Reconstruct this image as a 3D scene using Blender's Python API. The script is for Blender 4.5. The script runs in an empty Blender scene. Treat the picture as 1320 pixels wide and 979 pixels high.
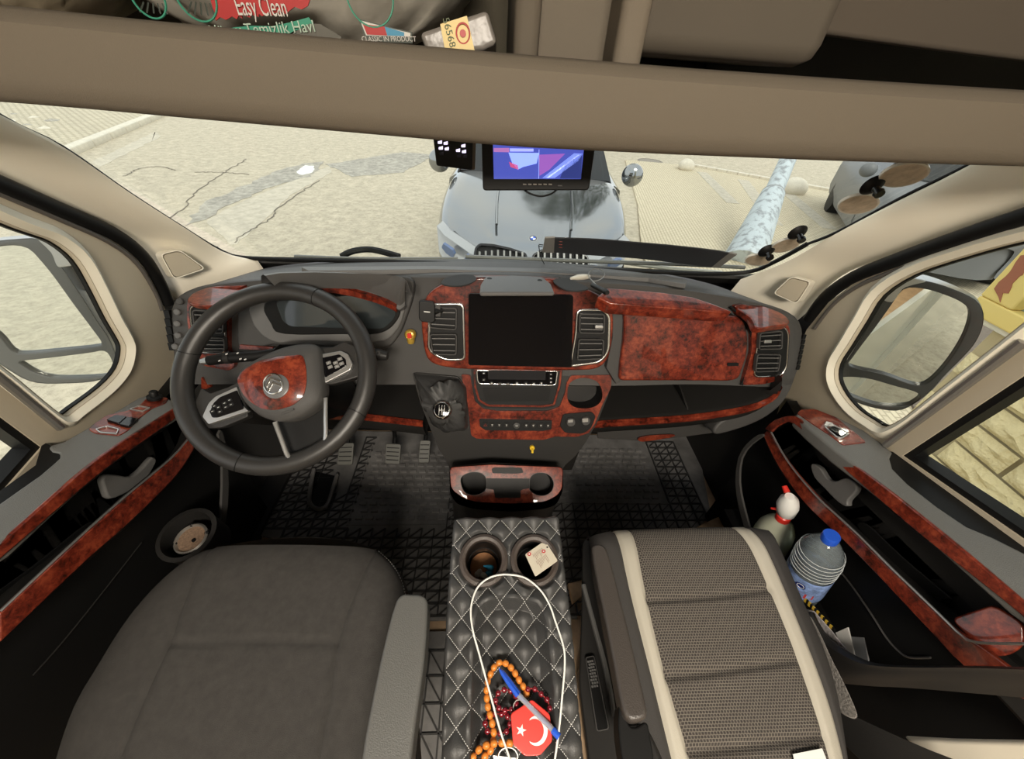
import bpy, bmesh, math, random
from mathutils import Vector as V, Matrix
from math import sin, cos, pi, radians as R
random.seed(5)
sc = bpy.context.scene
COL = sc.collection
# ---------------------------------------------------------------- camera
F, CX, CY = 494.0, 660.0, 489.5            # focal length and centre in photograph pixels
EYE = V((0, 0, 1.35))
pit, yaw, rol = R(40), R(4.6), R(4.4)
fw = V((sin(yaw)*cos(pit), cos(yaw)*cos(pit), -sin(pit)))
r0 = V((cos(yaw), -sin(yaw), 0)); d0 = V((-sin(yaw)*sin(pit), -cos(yaw)*sin(pit), -cos(pit)))
RX = cos(rol)*r0 - sin(rol)*d0; DX = sin(rol)*r0 + cos(rol)*d0
cd = bpy.data.cameras.new('camera'); cam = bpy.data.objects.new('camera', cd); COL.objects.link(cam)
cd.sensor_width = 36; cd.lens = 36*F/1320; cd.clip_start = .01
m = Matrix((RX, -DX, -fw)).transposed().to_4x4(); m.translation = EYE
cam.matrix_world = m; sc.camera = cam
# ---------------------------------------------------------------- world, sun, lamp, exposure
w = bpy.data.worlds.new('sky'); sc.world = w; w.use_nodes = True
nt = w.node_tree; bg = nt.nodes['Background']
tc = nt.nodes.new('ShaderNodeTexCoord'); nz = nt.nodes.new('ShaderNodeTexNoise'); nz.inputs['Scale'].default_value = 2.2; nz.inputs['Detail'].default_value = 5
rp = nt.nodes.new('ShaderNodeValToRGB'); rp.color_ramp.elements[0].position = .35; rp.color_ramp.elements[1].position = .7
rp.color_ramp.elements[0].color = (.78, .84, .92, 1); rp.color_ramp.elements[1].color = (1, .97, .92, 1)
nt.links.new(tc.outputs['Generated'], nz.inputs['Vector']); nt.links.new(nz.outputs['Fac'], rp.inputs['Fac']); nt.links.new(rp.outputs['Color'], bg.inputs['Color'])
bg.inputs['Strength'].default_value = 1.1
sd = bpy.data.lights.new('sun', 'SUN'); sd.energy = .9; sd.angle = R(25); sd.color = (1, .95, .86)
so = bpy.data.objects.new('sun', sd); COL.objects.link(so); so.rotation_euler = (R(38), R(18), 0)
ld = bpy.data.lights.new('living_area_lamp', 'AREA'); ld.energy = 72; ld.size = .6; ld.color = (1, .90, .76)
lo = bpy.data.objects.new('living_area_lamp', ld); COL.objects.link(lo); lo.location = (.1, -.9, 1.93); lo.rotation_euler = (R(20), 0, 0)
vs = sc.view_settings; vs.view_transform = 'Standard'; vs.look = 'None'; vs.gamma = 1; vs.use_curve_mapping = False; vs.exposure = .5
# ---------------------------------------------------------------- where things stand: zoomed crops -> frame -> a real surface
ZM = {'A': (0,0,2.966), 'B': (440,0,2.966), 'C': (880,0,2.966), 'D': (0,280,3.915), 'E': (200,340,3.497), 'M': (500,340,3.497),
      'G': (770,340,3.497), 'H': (990,280,3.915), 'I': (0,480,3.915), 'J': (0,700,3.509), 'K': (280,560,4.4), 'L': (520,560,4.4),
      'N': (540,740,4.096), 'O': (700,640,2.8875), 'S': (920,500,3.3), 'T': (1000,700,3.509), 'U': (540,170,4.4), 'W': (0,290,3.626),
      'X': (1060,350,4.45), 'Y': (1060,190,4.66), 'F': (200,330,3.667), 'Q': (680,290,3.474), 'P': (0,0,1)}
def Z(k, *pts):
    a = ZM[k]; return [(a[0]+x/a[2], a[1]+y/a[2]) for x, y in pts]
def ray(x, y): return fw + RX*((x-CX)/F) + DX*((y-CY)/F)
def atD(x, y, d): return EYE + ray(x, y)*d
def atX(x, y, X): v = ray(x, y); return EYE + v*((X-EYE.x)/v.x)
def atY(x, y, Y): v = ray(x, y); return EYE + v*((Y-EYE.y)/v.y)
def atZ(x, y, z): v = ray(x, y); return EYE + v*((z-EYE.z)/v.z)
def plane(p, n): return (V(p), V(n).normalized())
def off(pl, d): return (pl[0] + pl[1]*d, pl[1])
def onp(pl, x, y):
    v = ray(x, y); return EYE + v*((pl[0]-EYE).dot(pl[1])/v.dot(pl[1]))
def on(pl, pts): return [onp(pl, *q) for q in pts]
def cr(pts, per=5, closed=True):                   # smooth curve through the points
    n = len(pts); out = []
    P_ = [V(p) for p in pts]
    rng = range(n if closed else n-1)
    for i in rng:
        g = lambda k: P_[k % n] if closed else P_[min(max(k, 0), n-1)]
        a, b, c, d = g(i-1), g(i), g(i+1), g(i+2)
        for k in range(per):
            t = k/per
            out.append(.5*((2*b) + (c-a)*t + (2*a-5*b+4*c-d)*t*t + (3*b-a-3*c+d)*t**3))
    if not closed: out.append(P_[-1])
    return out
def rnd(pts, r, seg=4):                            # round the corners of a closed outline
    out = []; n = len(pts); pts = [V(p) for p in pts]
    for i in range(n):
        a, b, c = pts[i-1], pts[i], pts[(i+1) % n]
        u = (a-b); v = (c-b); lu, lv = u.length, v.length
        k = min(r, lu*.45, lv*.45); u = u/lu*k; v = v/lv*k
        for s in range(seg+1):
            t = s/seg; out.append((b+u)*(1-t)**2 + b*2*t*(1-t) + (b+v)*t*t)
    return out
def resample(pts, n, closed=False):
    P_ = [V(p) for p in pts] + ([V(pts[0])] if closed else [])
    L = [0]
    for a, b in zip(P_, P_[1:]): L.append(L[-1]+(b-a).length)
    out = []; k = 0; m_ = n if closed else n-1
    for i in range(n):
        t = L[-1]*i/m_
        while k < len(L)-2 and L[k+1] < t: k += 1
        s = (t-L[k])/max(L[k+1]-L[k], 1e-9); out.append(P_[k].lerp(P_[k+1], min(s, 1)))
    return out
def inset(pts, n, d):
    c = len(pts); out = []
    area = sum(((pts[i]).cross(pts[(i+1) % c])).dot(n) for i in range(c))
    sg = 1 if area > 0 else -1
    for i in range(c):
        a, b, e = pts[i-1], pts[i], pts[(i+1) % c]
        u = (b-a).normalized(); v = (e-b).normalized()
        nu = n.cross(u)*sg; nv = n.cross(v)*sg; h = (nu+nv)
        if h.length < 1e-6: h = nu
        h.normalize(); k = max(h.dot(nu), .4); out.append(b + h*(d/k))
    return out
# ---------------------------------------------------------------- objects
WL = {}
def tag(o, label=None, cat=None, group=None, kind=None):
    if label: o['label'] = label
    if cat: o['category'] = cat
    if group: o['group'] = group
    if kind: o['kind'] = kind
    return o
def E(name, loc, label=None, cat=None, group=None, kind=None):
    o = bpy.data.objects.new(name, None); COL.objects.link(o); o.location = loc; o.empty_display_size = .05
    WL[o] = V(loc); return tag(o, label, cat, group, kind)
def link(name, me, mat, parent):
    if mat is not None: me.materials.clear(); me.materials.append(mat)
    o = bpy.data.objects.new(name, me); COL.objects.link(o)
    if parent is not None:
        o.parent = parent; o.matrix_parent_inverse = Matrix.Translation(-WL.get(parent, V((0, 0, 0))))
    WL[o] = V((0, 0, 0)); return o
def fin(bm, name, mat, parent, bev=0, seg=2, sharp=38, smooth=True, sub=0):
    bmesh.ops.recalc_face_normals(bm, faces=bm.faces)
    for f in bm.faces: f.smooth = smooth
    a = R(sharp)
    for e in bm.edges:
        if len(e.link_faces) == 2 and e.calc_face_angle(0) > a: e.smooth = False
    me = bpy.data.meshes.new(name); bm.to_mesh(me); bm.free()
    o = link(name, me, mat, parent)
    if bev:
        b = o.modifiers.new('bevel', 'BEVEL'); b.width = bev; b.segments = seg; b.limit_method = 'ANGLE'; b.angle_limit = R(40); b.harden_normals = False
        for p in me.polygons: p.use_smooth = True
        for e in me.edges: e.use_edge_sharp = False
        wn = o.modifiers.new('wn', 'WEIGHTED_NORMAL')
    if sub:
        s = o.modifiers.new('sub', 'SUBSURF'); s.levels = sub; s.render_levels = sub
    return o
def add_slab(bm, pts, n, th):
    a = [bm.verts.new(p) for p in pts]; b = [bm.verts.new(V(p)-n*th) for p in pts]; c = len(pts)
    bm.faces.new(a); bm.faces.new(list(reversed(b)))
    for i in range(c): bm.faces.new((a[i], b[i], b[(i+1) % c], a[(i+1) % c]))
def slab(name, pts, n, th, mat, parent, bev=0, seg=2):
    bm = bmesh.new(); add_slab(bm, pts, n, th)
    return fin(bm, name, mat, parent, bev, seg)
def add_ring(bm, o_, i_, n, th):
    c = len(o_); A = [bm.verts.new(p) for p in o_]; B = [bm.verts.new(p) for p in i_]
    C = [bm.verts.new(V(p)-n*th) for p in o_]; D = [bm.verts.new(V(p)-n*th) for p in i_]
    for i in range(c):
        j = (i+1) % c
        bm.faces.new((A[i], A[j], B[j], B[i])); bm.faces.new((C[j], C[i], D[i], D[j]))
        bm.faces.new((A[j], A[i], C[i], C[j])); bm.faces.new((B[i], B[j], D[j], D[i]))
def ring(name, pts, n, wd, th, mat, parent, bev=0, inner=None):
    bm = bmesh.new(); add_ring(bm, pts, inner or inset(pts, n, wd), n, th)
    return fin(bm, name, mat, parent, bev)
def plate(name, outer, holes, n, th, mat, parent, bev=0):  # flat piece with openings
    bm = bmesh.new(); ed = []
    for lp in [outer]+holes:
        vs_ = [bm.verts.new(p) for p in lp]
        ed += [bm.edges.new((vs_[i], vs_[(i+1) % len(vs_)])) for i in range(len(vs_))]
    bmesh.ops.triangle_fill(bm, use_beauty=True, edges=ed, normal=n)
    bnd = [e for e in bm.edges if len(e.link_faces) == 1]
    mp = {v: bm.verts.new(v.co - n*th) for v in list(bm.verts)}
    fs = list(bm.faces)
    for f in fs: bm.faces.new([mp[v] for v in reversed(f.verts)])
    for e in bnd:
        a, b = e.verts; bm.faces.new((a, b, mp[b], mp[a]))
    return fin(bm, name, mat, parent, bev)
def loft(name, rows, mat, parent, closed=False, caps=False, solid=0, sharp=50, sub=0, bev=0):
    bm = bmesh.new(); G = [[bm.verts.new(p) for p in r] for r in rows]; m_ = len(rows[0])
    for a, b in zip(G, G[1:]):
        for i in range(m_ if closed else m_-1):
            j = (i+1) % m_; bm.faces.new((a[i], a[j], b[j], b[i]))
    if caps and closed: bm.faces.new(G[0]); bm.faces.new(list(reversed(G[-1])))
    o = fin(bm, name, mat, parent, bev, sharp=sharp, sub=sub)
    if solid:
        s = o.modifiers.new('solid', 'SOLIDIFY'); s.thickness = solid; s.offset = -1
    return o
def frame_of(t):
    t = t.normalized(); u = t.cross(V((0, 0, 1)))
    if u.length < .1: u = t.cross(V((1, 0, 0)))
    u.normalize(); return u, t.cross(u)
def add_tube(bm, path, r, seg=8, closed=False, flat=None):
    path = [V(p) for p in path]; n = len(path); rings = []
    u0 = None
    for i, p in enumerate(path):
        t = (path[(i+1) % n]-path[i-1]) if closed or 0 < i < n-1 else (path[1]-path[0] if i == 0 else path[-1]-path[-2])
        t.normalize()
        if u0 is None: u, v = frame_of(t)
        else:
            u = (u0 - t*u0.dot(t)); u.normalize(); v = t.cross(u)
        u0 = u; rr = r[i] if isinstance(r, (list, tuple)) else r
        rings.append([bm.verts.new(p + u*rr*cos(2*pi*k/seg) + v*rr*sin(2*pi*k/seg)*(flat or 1)) for k in range(seg)])
    for i in range(n if closed else n-1):
        a, b = rings[i], rings[(i+1) % n]
        for k in range(seg): bm.faces.new((a[k], a[(k+1) % seg], b[(k+1) % seg], b[k]))
    if not closed: bm.faces.new(list(reversed(rings[0]))); bm.faces.new(rings[-1])
def tube(name, path, r, mat, parent, seg=8, closed=False, flat=None):
    bm = bmesh.new(); add_tube(bm, path, r, seg, closed, flat); return fin(bm, name, mat, parent)
def add_lathe(bm, c, ax, prof, seg=24, cap=True):
    ax = V(ax).normalized(); u, v = frame_of(ax); c = V(c); rs = []
    for r_, h in prof: rs.append([bm.verts.new(c + ax*h + (u*cos(2*pi*k/seg)+v*sin(2*pi*k/seg))*r_) for k in range(seg)])
    for a, b in zip(rs, rs[1:]):
        for k in range(seg): bm.faces.new((a[k], a[(k+1) % seg], b[(k+1) % seg], b[k]))
    if cap: bm.faces.new(list(reversed(rs[0]))); bm.faces.new(rs[-1])
def lathe(name, c, ax, prof, mat, parent, seg=24, cap=True, sharp=40):
    bm = bmesh.new(); add_lathe(bm, c, ax, prof, seg, cap); return fin(bm, name, mat, parent, sharp=sharp)
def add_box(bm, c, a, b, n):                       # half extents as vectors
    c = V(c); vs_ = [bm.verts.new(c + a*i + b*j + n*k) for i in (-1, 1) for j in (-1, 1) for k in (-1, 1)]
    for q in ((0,1,3,2), (4,6,7,5), (0,4,5,1), (2,3,7,6), (0,2,6,4), (1,5,7,3)): bm.faces.new([vs_[i] for i in q])
def box(name, c, h, mat, parent, bev=0, seg=2):
    bm = bmesh.new(); add_box(bm, c, V((h[0], 0, 0)), V((0, h[1], 0)), V((0, 0, h[2]))); return fin(bm, name, mat, parent, bev, seg)
def text(name, s, size, c, ux, n, mat, parent, ext=.0006, sx=1):
    cu = bpy.data.curves.new('txt', 'FONT'); cu.body = s; cu.size = size; cu.extrude = ext; cu.align_x = 'CENTER'; cu.align_y = 'CENTER'
    cu.resolution_u = 3
    t = bpy.data.objects.new('txt', cu); COL.objects.link(t); bpy.context.view_layer.update()
    me = bpy.data.meshes.new_from_object(t); bpy.data.objects.remove(t)
    n = V(n).normalized(); ux = V(ux); ux = (ux - n*ux.dot(n)).normalized(); uy = n.cross(ux)
    M = Matrix((ux*sx, uy, n)).transposed().to_4x4(); M.translation = V(c); me.transform(M); me.name = name
    return link(name, me, mat, parent)
def rect(k, x0, y0, x1, y1): return Z(k, (x0, y0), (x1, y0), (x1, y1), (x0, y1))
def qslab(name, pl, px, th, mat, parent, r=.003, lift=0, bev=0):   # rounded slab standing on a surface, lift = height of its face
    q = off(pl, lift); return slab(name, rnd(on(q, px), r), pl[1], th, mat, parent, bev)
# ---------------------------------------------------------------- materials
def mat(name, col, rough=.5, metal=0, coat=0, bump=0, bscale=200, var=0, vscale=8, spec=None, emit=0, trans=0, alpha=None, ior=None):
    m_ = bpy.data.materials.new(name); m_.use_nodes = True; n = m_.node_tree; b = n.nodes['Principled BSDF']
    b.inputs['Base Color'].default_value = (*col, 1); b.inputs['Roughness'].default_value = rough; b.inputs['Metallic'].default_value = metal
    b.inputs['Coat Weight'].default_value = coat; b.inputs['Coat Roughness'].default_value = .04
    if spec is not None: b.inputs['Specular IOR Level'].default_value = spec
    if trans: b.inputs['Transmission Weight'].default_value = trans
    if ior: b.inputs['IOR'].default_value = ior
    if emit: b.inputs['Emission Color'].default_value = (*col, 1); b.inputs['Emission Strength'].default_value = emit
    if bump or var:
        t = n.nodes.new('ShaderNodeTexCoord')
    if bump:
        x = n.nodes.new('ShaderNodeTexNoise'); x.inputs['Scale'].default_value = bscale; x.inputs['Detail'].default_value = 3
        u = n.nodes.new('ShaderNodeBump'); u.inputs['Strength'].default_value = bump; u.inputs['Distance'].default_value = .002
        n.links.new(t.outputs['Object'], x.inputs['Vector']); n.links.new(x.outputs['Fac'], u.inputs['Height']); n.links.new(u.outputs['Normal'], b.inputs['Normal'])
    if var:
        x = n.nodes.new('ShaderNodeTexNoise'); x.inputs['Scale'].default_value = vscale; x.inputs['Detail'].default_value = 6; x.inputs['Roughness'].default_value = .65
        r_ = n.nodes.new('ShaderNodeValToRGB'); r_.color_ramp.elements[0].position = .3; r_.color_ramp.elements[1].position = .7
        r_.color_ramp.elements[0].color = (*[c*(1-var) for c in col], 1); r_.color_ramp.elements[1].color = (*[min(c*(1+var), 1) for c in col], 1)
        n.links.new(t.outputs['Object'], x.inputs['Vector']); n.links.new(x.outputs['Fac'], r_.inputs['Fac']); n.links.new(r_.outputs['Color'], b.inputs['Base Color'])
    return m_
def burl():
    m_ = bpy.data.materials.new('burl_wood'); m_.use_nodes = True; n = m_.node_tree; b = n.nodes['Principled BSDF']
    t = n.nodes.new('ShaderNodeTexCoord')
    a = n.nodes.new('ShaderNodeTexNoise'); a.inputs['Scale'].default_value = 85; a.inputs['Detail'].default_value = 10; a.inputs['Roughness'].default_value = .74; a.inputs['Distortion'].default_value = .35
    c = n.nodes.new('ShaderNodeTexNoise'); c.inputs['Scale'].default_value = 22; c.inputs['Detail'].default_value = 4
    mx = n.nodes.new('ShaderNodeMath'); mx.operation = 'MULTIPLY_ADD'; mx.inputs[1].default_value = .62
    r_ = n.nodes.new('ShaderNodeValToRGB'); e = r_.color_ramp.elements
    e[0].position = .63; e[0].color = (.018, .006, .004, 1); e[1].position = .96; e[1].color = (.27, .050, .022, 1)
    x = e.new(.735); x.color = (.10, .014, .007, 1); x = e.new(.82); x.color = (.155, .022, .011, 1)
    n.links.new(t.outputs['Object'], a.inputs['Vector']); n.links.new(t.outputs['Object'], c.inputs['Vector'])
    n.links.new(c.outputs['Fac'], mx.inputs[0]); n.links.new(a.outputs['Fac'], mx.inputs[2]); n.links.new(mx.outputs[0], r_.inputs['Fac'])
    n.links.new(r_.outputs['Color'], b.inputs['Base Color'])
    b.inputs['Roughness'].default_value = .3; b.inputs['Specular IOR Level'].default_value = .3; b.inputs['Coat Weight'].default_value = .55; b.inputs['Coat Roughness'].default_value = .02
    return m_
def glass(name, tint=(1, 1, 1), k=.9):
    m_ = bpy.data.materials.new(name); m_.use_nodes = True; n = m_.node_tree; n.nodes.remove(n.nodes['Principled BSDF'])
    o = n.nodes['Material Output']; tr = n.nodes.new('ShaderNodeBsdfTransparent'); tr.inputs[0].default_value = (*tint, 1)
    g = n.nodes.new('ShaderNodeBsdfGlossy'); g.inputs['Roughness'].default_value = .01; lw = n.nodes.new('ShaderNodeLayerWeight'); lw.inputs[0].default_value = .5
    pw_ = n.nodes.new('ShaderNodeMath'); pw_.operation = 'POWER'; pw_.inputs[1].default_value = 5; n.links.new(lw.outputs['Facing'], pw_.inputs[0])
    mu = n.nodes.new('ShaderNodeMath'); mu.operation = 'MULTIPLY_ADD'; mu.inputs[1].default_value = .6; mu.inputs[2].default_value = .02
    mi = n.nodes.new('ShaderNodeMixShader'); n.links.new(pw_.outputs[0], mu.inputs[0]); n.links.new(mu.outputs[0], mi.inputs[0])
    n.links.new(tr.outputs[0], mi.inputs[1]); n.links.new(g.outputs[0], mi.inputs[2]); n.links.new(mi.outputs[0], o.inputs[0]); return m_
def brickmat(name, c1, c2, cm, scale, bw=.5, rh=.25, rot=0, mortar=.02):
    m_ = bpy.data.materials.new(name); m_.use_nodes = True; n = m_.node_tree; b = n.nodes['Principled BSDF']
    t = n.nodes.new('ShaderNodeTexCoord'); mp = n.nodes.new('ShaderNodeMapping'); mp.inputs['Rotation'].default_value = (0, 0, rot)
    k = n.nodes.new('ShaderNodeTexBrick'); k.inputs['Color1'].default_value = (*c1, 1); k.inputs['Color2'].default_value = (*c2, 1); k.inputs['Mortar'].default_value = (*cm, 1)
    k.inputs['Scale'].default_value = scale; k.inputs['Brick Width'].default_value = bw; k.inputs['Row Height'].default_value = rh; k.inputs['Mortar Size'].default_value = mortar
    n.links.new(t.outputs['Object'], mp.inputs[0]); n.links.new(mp.outputs[0], k.inputs[0]); n.links.new(k.outputs[0], b.inputs['Base Color']); b.inputs['Roughness'].default_value = .85
    return m_
BURL = burl()
GREY = mat('dark_grey_plastic', (.058, .056, .054), .52, spec=.35, bump=.25, bscale=900)
LGREY = mat('mid_grey_plastic', (.12, .118, .115), .5, bump=.25, bscale=900)
BLACK = mat('black_plastic', (.007, .007, .007), .5, spec=.25)
SOFT = mat('soft_black_plastic', (.020, .019, .018), .45, spec=.3)
GLOSS = mat('gloss_black', (.004, .004, .005), .07)
CHROME = mat('satin_chrome', (.72, .72, .70), .22, 1)
SILV = mat('silver_paint', (.5, .5, .49), .32, .8)
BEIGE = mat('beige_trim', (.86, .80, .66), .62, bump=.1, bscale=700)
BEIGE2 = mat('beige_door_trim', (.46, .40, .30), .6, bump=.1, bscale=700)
BEIGE3 = mat('pale_window_surround', (.74, .70, .58), .55)
LINER = mat('headliner_beige', (.122, .101, .075), .8, bump=.2, bscale=900)
RUB = mat('rubber', (.006, .006, .006), .5, spec=.2)
MATR = mat('mat_rubber_sheen', (.16, .155, .15), .38, var=.3, vscale=14)  # paler than the ribs: sheen on the mat put into the colour
RIBM = mat('mat_rib_rubber', (.035, .034, .033), .45)
FAB = mat('seat_fabric', (.050, .046, .042), .92, bump=.8, bscale=1500, var=.16, vscale=60)
LEATH = mat('black_leather', (.046, .046, .046), .45, bump=.3, bscale=700)
WHEELL = mat('wheel_leather', (.026, .025, .024), .36, bump=.15, bscale=1200)
THREAD = mat('white_thread', (.62, .62, .60), .8)
WHITE = mat('white_plastic', (.78, .78, .75), .35)
RED = mat('red_plastic', (.62, .03, .02), .35)
BLUE = mat('blue_plastic', (.02, .10, .62), .3)
GOLD = mat('gold_plastic', (.62, .40, .07), .3, .4)
GLASS = glass('window_glass', (.97, .99, .97))
MIRROR = mat('mirror', (.88, .9, .88), .015, 1)
# ================================================================ STREET
G = -.85
ROADM = mat('asphalt', (.52, .46, .345), .9, bump=1, bscale=60, var=.2, vscale=6)
_n = ROADM.node_tree; _b = _n.nodes['Principled BSDF']; _src = _b.inputs['Base Color'].links[0].from_socket
_t = _n.nodes.new('ShaderNodeTexCoord'); _x = _n.nodes.new('ShaderNodeTexNoise'); _x.inputs['Scale'].default_value = 22; _x.inputs['Detail'].default_value = 8; _x.inputs['Roughness'].default_value = .8
_r = _n.nodes.new('ShaderNodeValToRGB'); _r.color_ramp.elements[0].position = .36; _r.color_ramp.elements[0].color = (.42,.40,.38,1); _r.color_ramp.elements[1].position = .52; _r.color_ramp.elements[1].color = (1.0,1.0,1.0,1)
_m = _n.nodes.new('ShaderNodeMix'); _m.data_type = 'RGBA'; _m.blend_type = 'MULTIPLY'; _m.inputs[0].default_value = .5
_n.links.new(_t.outputs['Object'], _x.inputs['Vector']); _n.links.new(_x.outputs['Fac'], _r.inputs['Fac']); _n.links.new(_src, _m.inputs[6]); _n.links.new(_r.outputs[0], _m.inputs[7]); _n.links.new(_m.outputs[2], _b.inputs['Base Color'])
ROADN = ROADM.node_tree
def polyg(name, pts, th, m_, parent, z=None): 
    return slab(name, [V((p[0], p[1], z if z is not None else p[2])) for p in pts], V((0, 0, 1)), th, m_, parent)
road = polyg('ground', [(-60, -25), (60, -25), (60, 70), (-60, 70)], .2, ROADM, None, G); tag(road, kind='structure')
PATCH = mat('worn_asphalt', (.37, .345, .29), .85, bump=1, bscale=40, var=.4, vscale=9)
LPATCH = mat('concrete_patch', (.53, .48, .38), .9, bump=.6, bscale=50, var=.2, vscale=10)
def gpts(pts, z=G): return [atZ(x, y, z) for x, y in pts]
def ragged(pts, amp=.05, n=60):
    q = resample(pts, n, True); return [p+V((random.uniform(-amp, amp), random.uniform(-amp, amp), 0)) for p in q]
slab('asphalt_patch', ragged(gpts([(236,292),(262,262),(318,238),(352,222),(398,209),(420,208),(400,228),(352,240),(300,262),(262,284)], G+.006)), V((0,0,1)), .005, PATCH, road)
slab('asphalt_patch', ragged(gpts([(420,212),(520,196),(560,200),(520,222),(455,228)], G+.006)), V((0,0,1)), .005, PATCH, road)
slab('repair_patch', ragged(gpts([(264,284),(330,252),(395,226),(424,214),(428,222),(374,252),(332,292),(300,318)], G+.004), .02), V((0,0,1)), .004, LPATCH, road)
slab('repair_patch', ragged(gpts([(120,208),(200,170),(208,176),(128,216)], G+.004), .03), V((0,0,1)), .004, LPATCH, road)
slab('puddle_spot', ragged(gpts([(382,222),(392,213),(405,214),(404,222),(390,226)], G+.01), .02, 24), V((0,0,1)), .004, mat('pale_spot', (.8,.8,.75), .3), road)  # small pale spot where the puddle lies
CRK = mat('crack_dark', (.17, .15, .12), .95)  # dark tone of the road cracks
for pts in ([(300,313),(322,297),(352,280),(358,268),(385,250),(412,232)], [(250,222),(285,222),(322,225)], [(160,227),(180,217),(210,215),(225,220)], [(210,290),(236,268),(262,240),(318,205)]):
    q = resample(cr(gpts(pts, G+.008), 4, False), 40); q = [p+V((random.uniform(-.03,.03), random.uniform(-.03,.03), 0)) for p in q]
    tube('crack', q, .009, CRK, road, 5, flat=.3)
def manhole(c, r, label):
    t = E('manhole_cover', c, label, 'manhole')
    lathe('rim', c, (0,0,1), [(r+.05, -.02), (r+.05, .012), (r, .014), (r, -.02)], mat('worn_iron', (.28,.25,.2), .7, .3), t, 32, False)
    lathe('lid', c, (0,0,1), [(r-.01, -.02), (r-.01, .008)], bpy.data.materials['worn_iron'], t, 32)
manhole(atZ(838, 208, G), .33, 'round iron manhole cover in the road right of the black car')
manhole(V((-4.2, -1.2, G)), .33, 'round manhole cover seen in the left door mirror')
# left kerb and cobbled verge
a, b = atZ(60, 203, G+.14), atZ(215, 141, G+.14); dr = (b-a); dr.z = 0; L_ = dr.length; dr.normalize(); nr = V((dr.y, -dr.x, 0))
kerb = E('kerb', a, 'pale concrete kerb with a dark joint along the left verge', 'kerb')
KM = mat('kerb_concrete', (.66, .61, .50), .85, bump=.6, bscale=40, var=.1)
me = None
for i in range(-4, 14):
    c = a + dr*(i*1.0+.5) - nr*.1 ; c.z = G+.06
    bm = bmesh.new(); add_box(bm, V((0,0,0)), dr*.485, nr*.12, V((0,0,.085)))
    if me is None:
        o = fin(bm, 'kerb_stone', KM, kerb, .02); me = o.data
    else:
        bm.free(); o = link('kerb_stone', me, KM, kerb); bv = o.modifiers.new('bevel','BEVEL'); bv.width=.02; bv.segments=2
    o.location = c
COB = brickmat('cobbles', (.62,.55,.40), (.52,.46,.34), (.30,.26,.18), 3.2, .5, .5, math.atan2(dr.y, dr.x), .05)
v = slab('cobbled_verge', [a-dr*8-nr*.2, a+dr*22-nr*.2, a+dr*22-nr*9, a-dr*8-nr*9], V((0,0,1)), .1, COB, None); v.location.z = -.02
tag(v, 'cobbled verge beyond the kerb at the far left', 'pavement', kind='structure')
for i in range(9):                                  # weeds and rubble heap on the verge
    c = atZ(4+i*8, 168-(i%3)*11+ i*1.5, G+.08); bm = bmesh.new()
    bmesh.ops.create_icosphere(bm, subdivisions=1, radius=random.uniform(.1, .2)); 
    for q in bm.verts: q.co *= random.uniform(.7, 1.2); q.co.z *= .5; q.co += c
    o = fin(bm, 'rubble_stone', KM if i % 2 else PATCH, None, smooth=False); tag(o, 'rubble stone lying among others on the cobbled verge at far left', 'stone', 'rubble stones on the left verge')
# right paved area
PAV = brickmat('pavers', (.66,.58,.41), (.60,.52,.37), (.42,.36,.25), 4.5, .5, .25, R(100), .035)
pa = gpts([(828, 330), (822, 262), (806, 206), (885, 213), (1090, 250), (1330, 330)], G+.03)
pav = slab('paved_area', [pa[0]+V((0,-6,0)), pa[0], pa[1], pa[2], pa[3], pa[4], pa[5]+V((5,0,0)), V((12,-12,G+.03)), V((1.6,-12,G+.03))], V((0,0,1)), .06, PAV, None)
tag(pav, kind='structure')
for x0, y0, x1, y1 in ((958,232,1000,290),(905,222,945,262),(1008,243,1070,295)):
    p0, p1 = atZ(x0, y0, G+.036), atZ(x1, y1, G+.036); d = (p1-p0).normalized(); s = V((d.y, -d.x, 0))*.14
    slab('paving_strip', [p0-s, p1-s, p1+s, p0+s], V((0,0,1)), .01, LPATCH, pav)
p0, p1 = pa[3], pa[4]; d = (p1-p0); n_ = 14
for i in range(n_):
    c = p0 + d*((i+.5)/n_); bm = bmesh.new(); dd = d.normalized(); add_box(bm, c, d*(.485/n_), V((dd.y,-dd.x,0))*.07, V((0,0,.06))); fin(bm, 'kerb_stone', KM, pav, .01)
for (x, y, r, lb) in ((1022, 243, .30, 'pale round boulder beside the whitewashed pole'), (884, 214, .22, 'smaller pale boulder on the far kerb right of the black car')):
    c = atZ(x, y, G+.12); bm = bmesh.new(); bmesh.ops.create_icosphere(bm, subdivisions=3, radius=r)
    for q in bm.verts: q.co *= 1+.08*sin(q.co.x*11+q.co.y*7); q.co.z *= .8; q.co += c
    tag(fin(bm, 'boulder', KM, None), lb, 'boulder')
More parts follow.
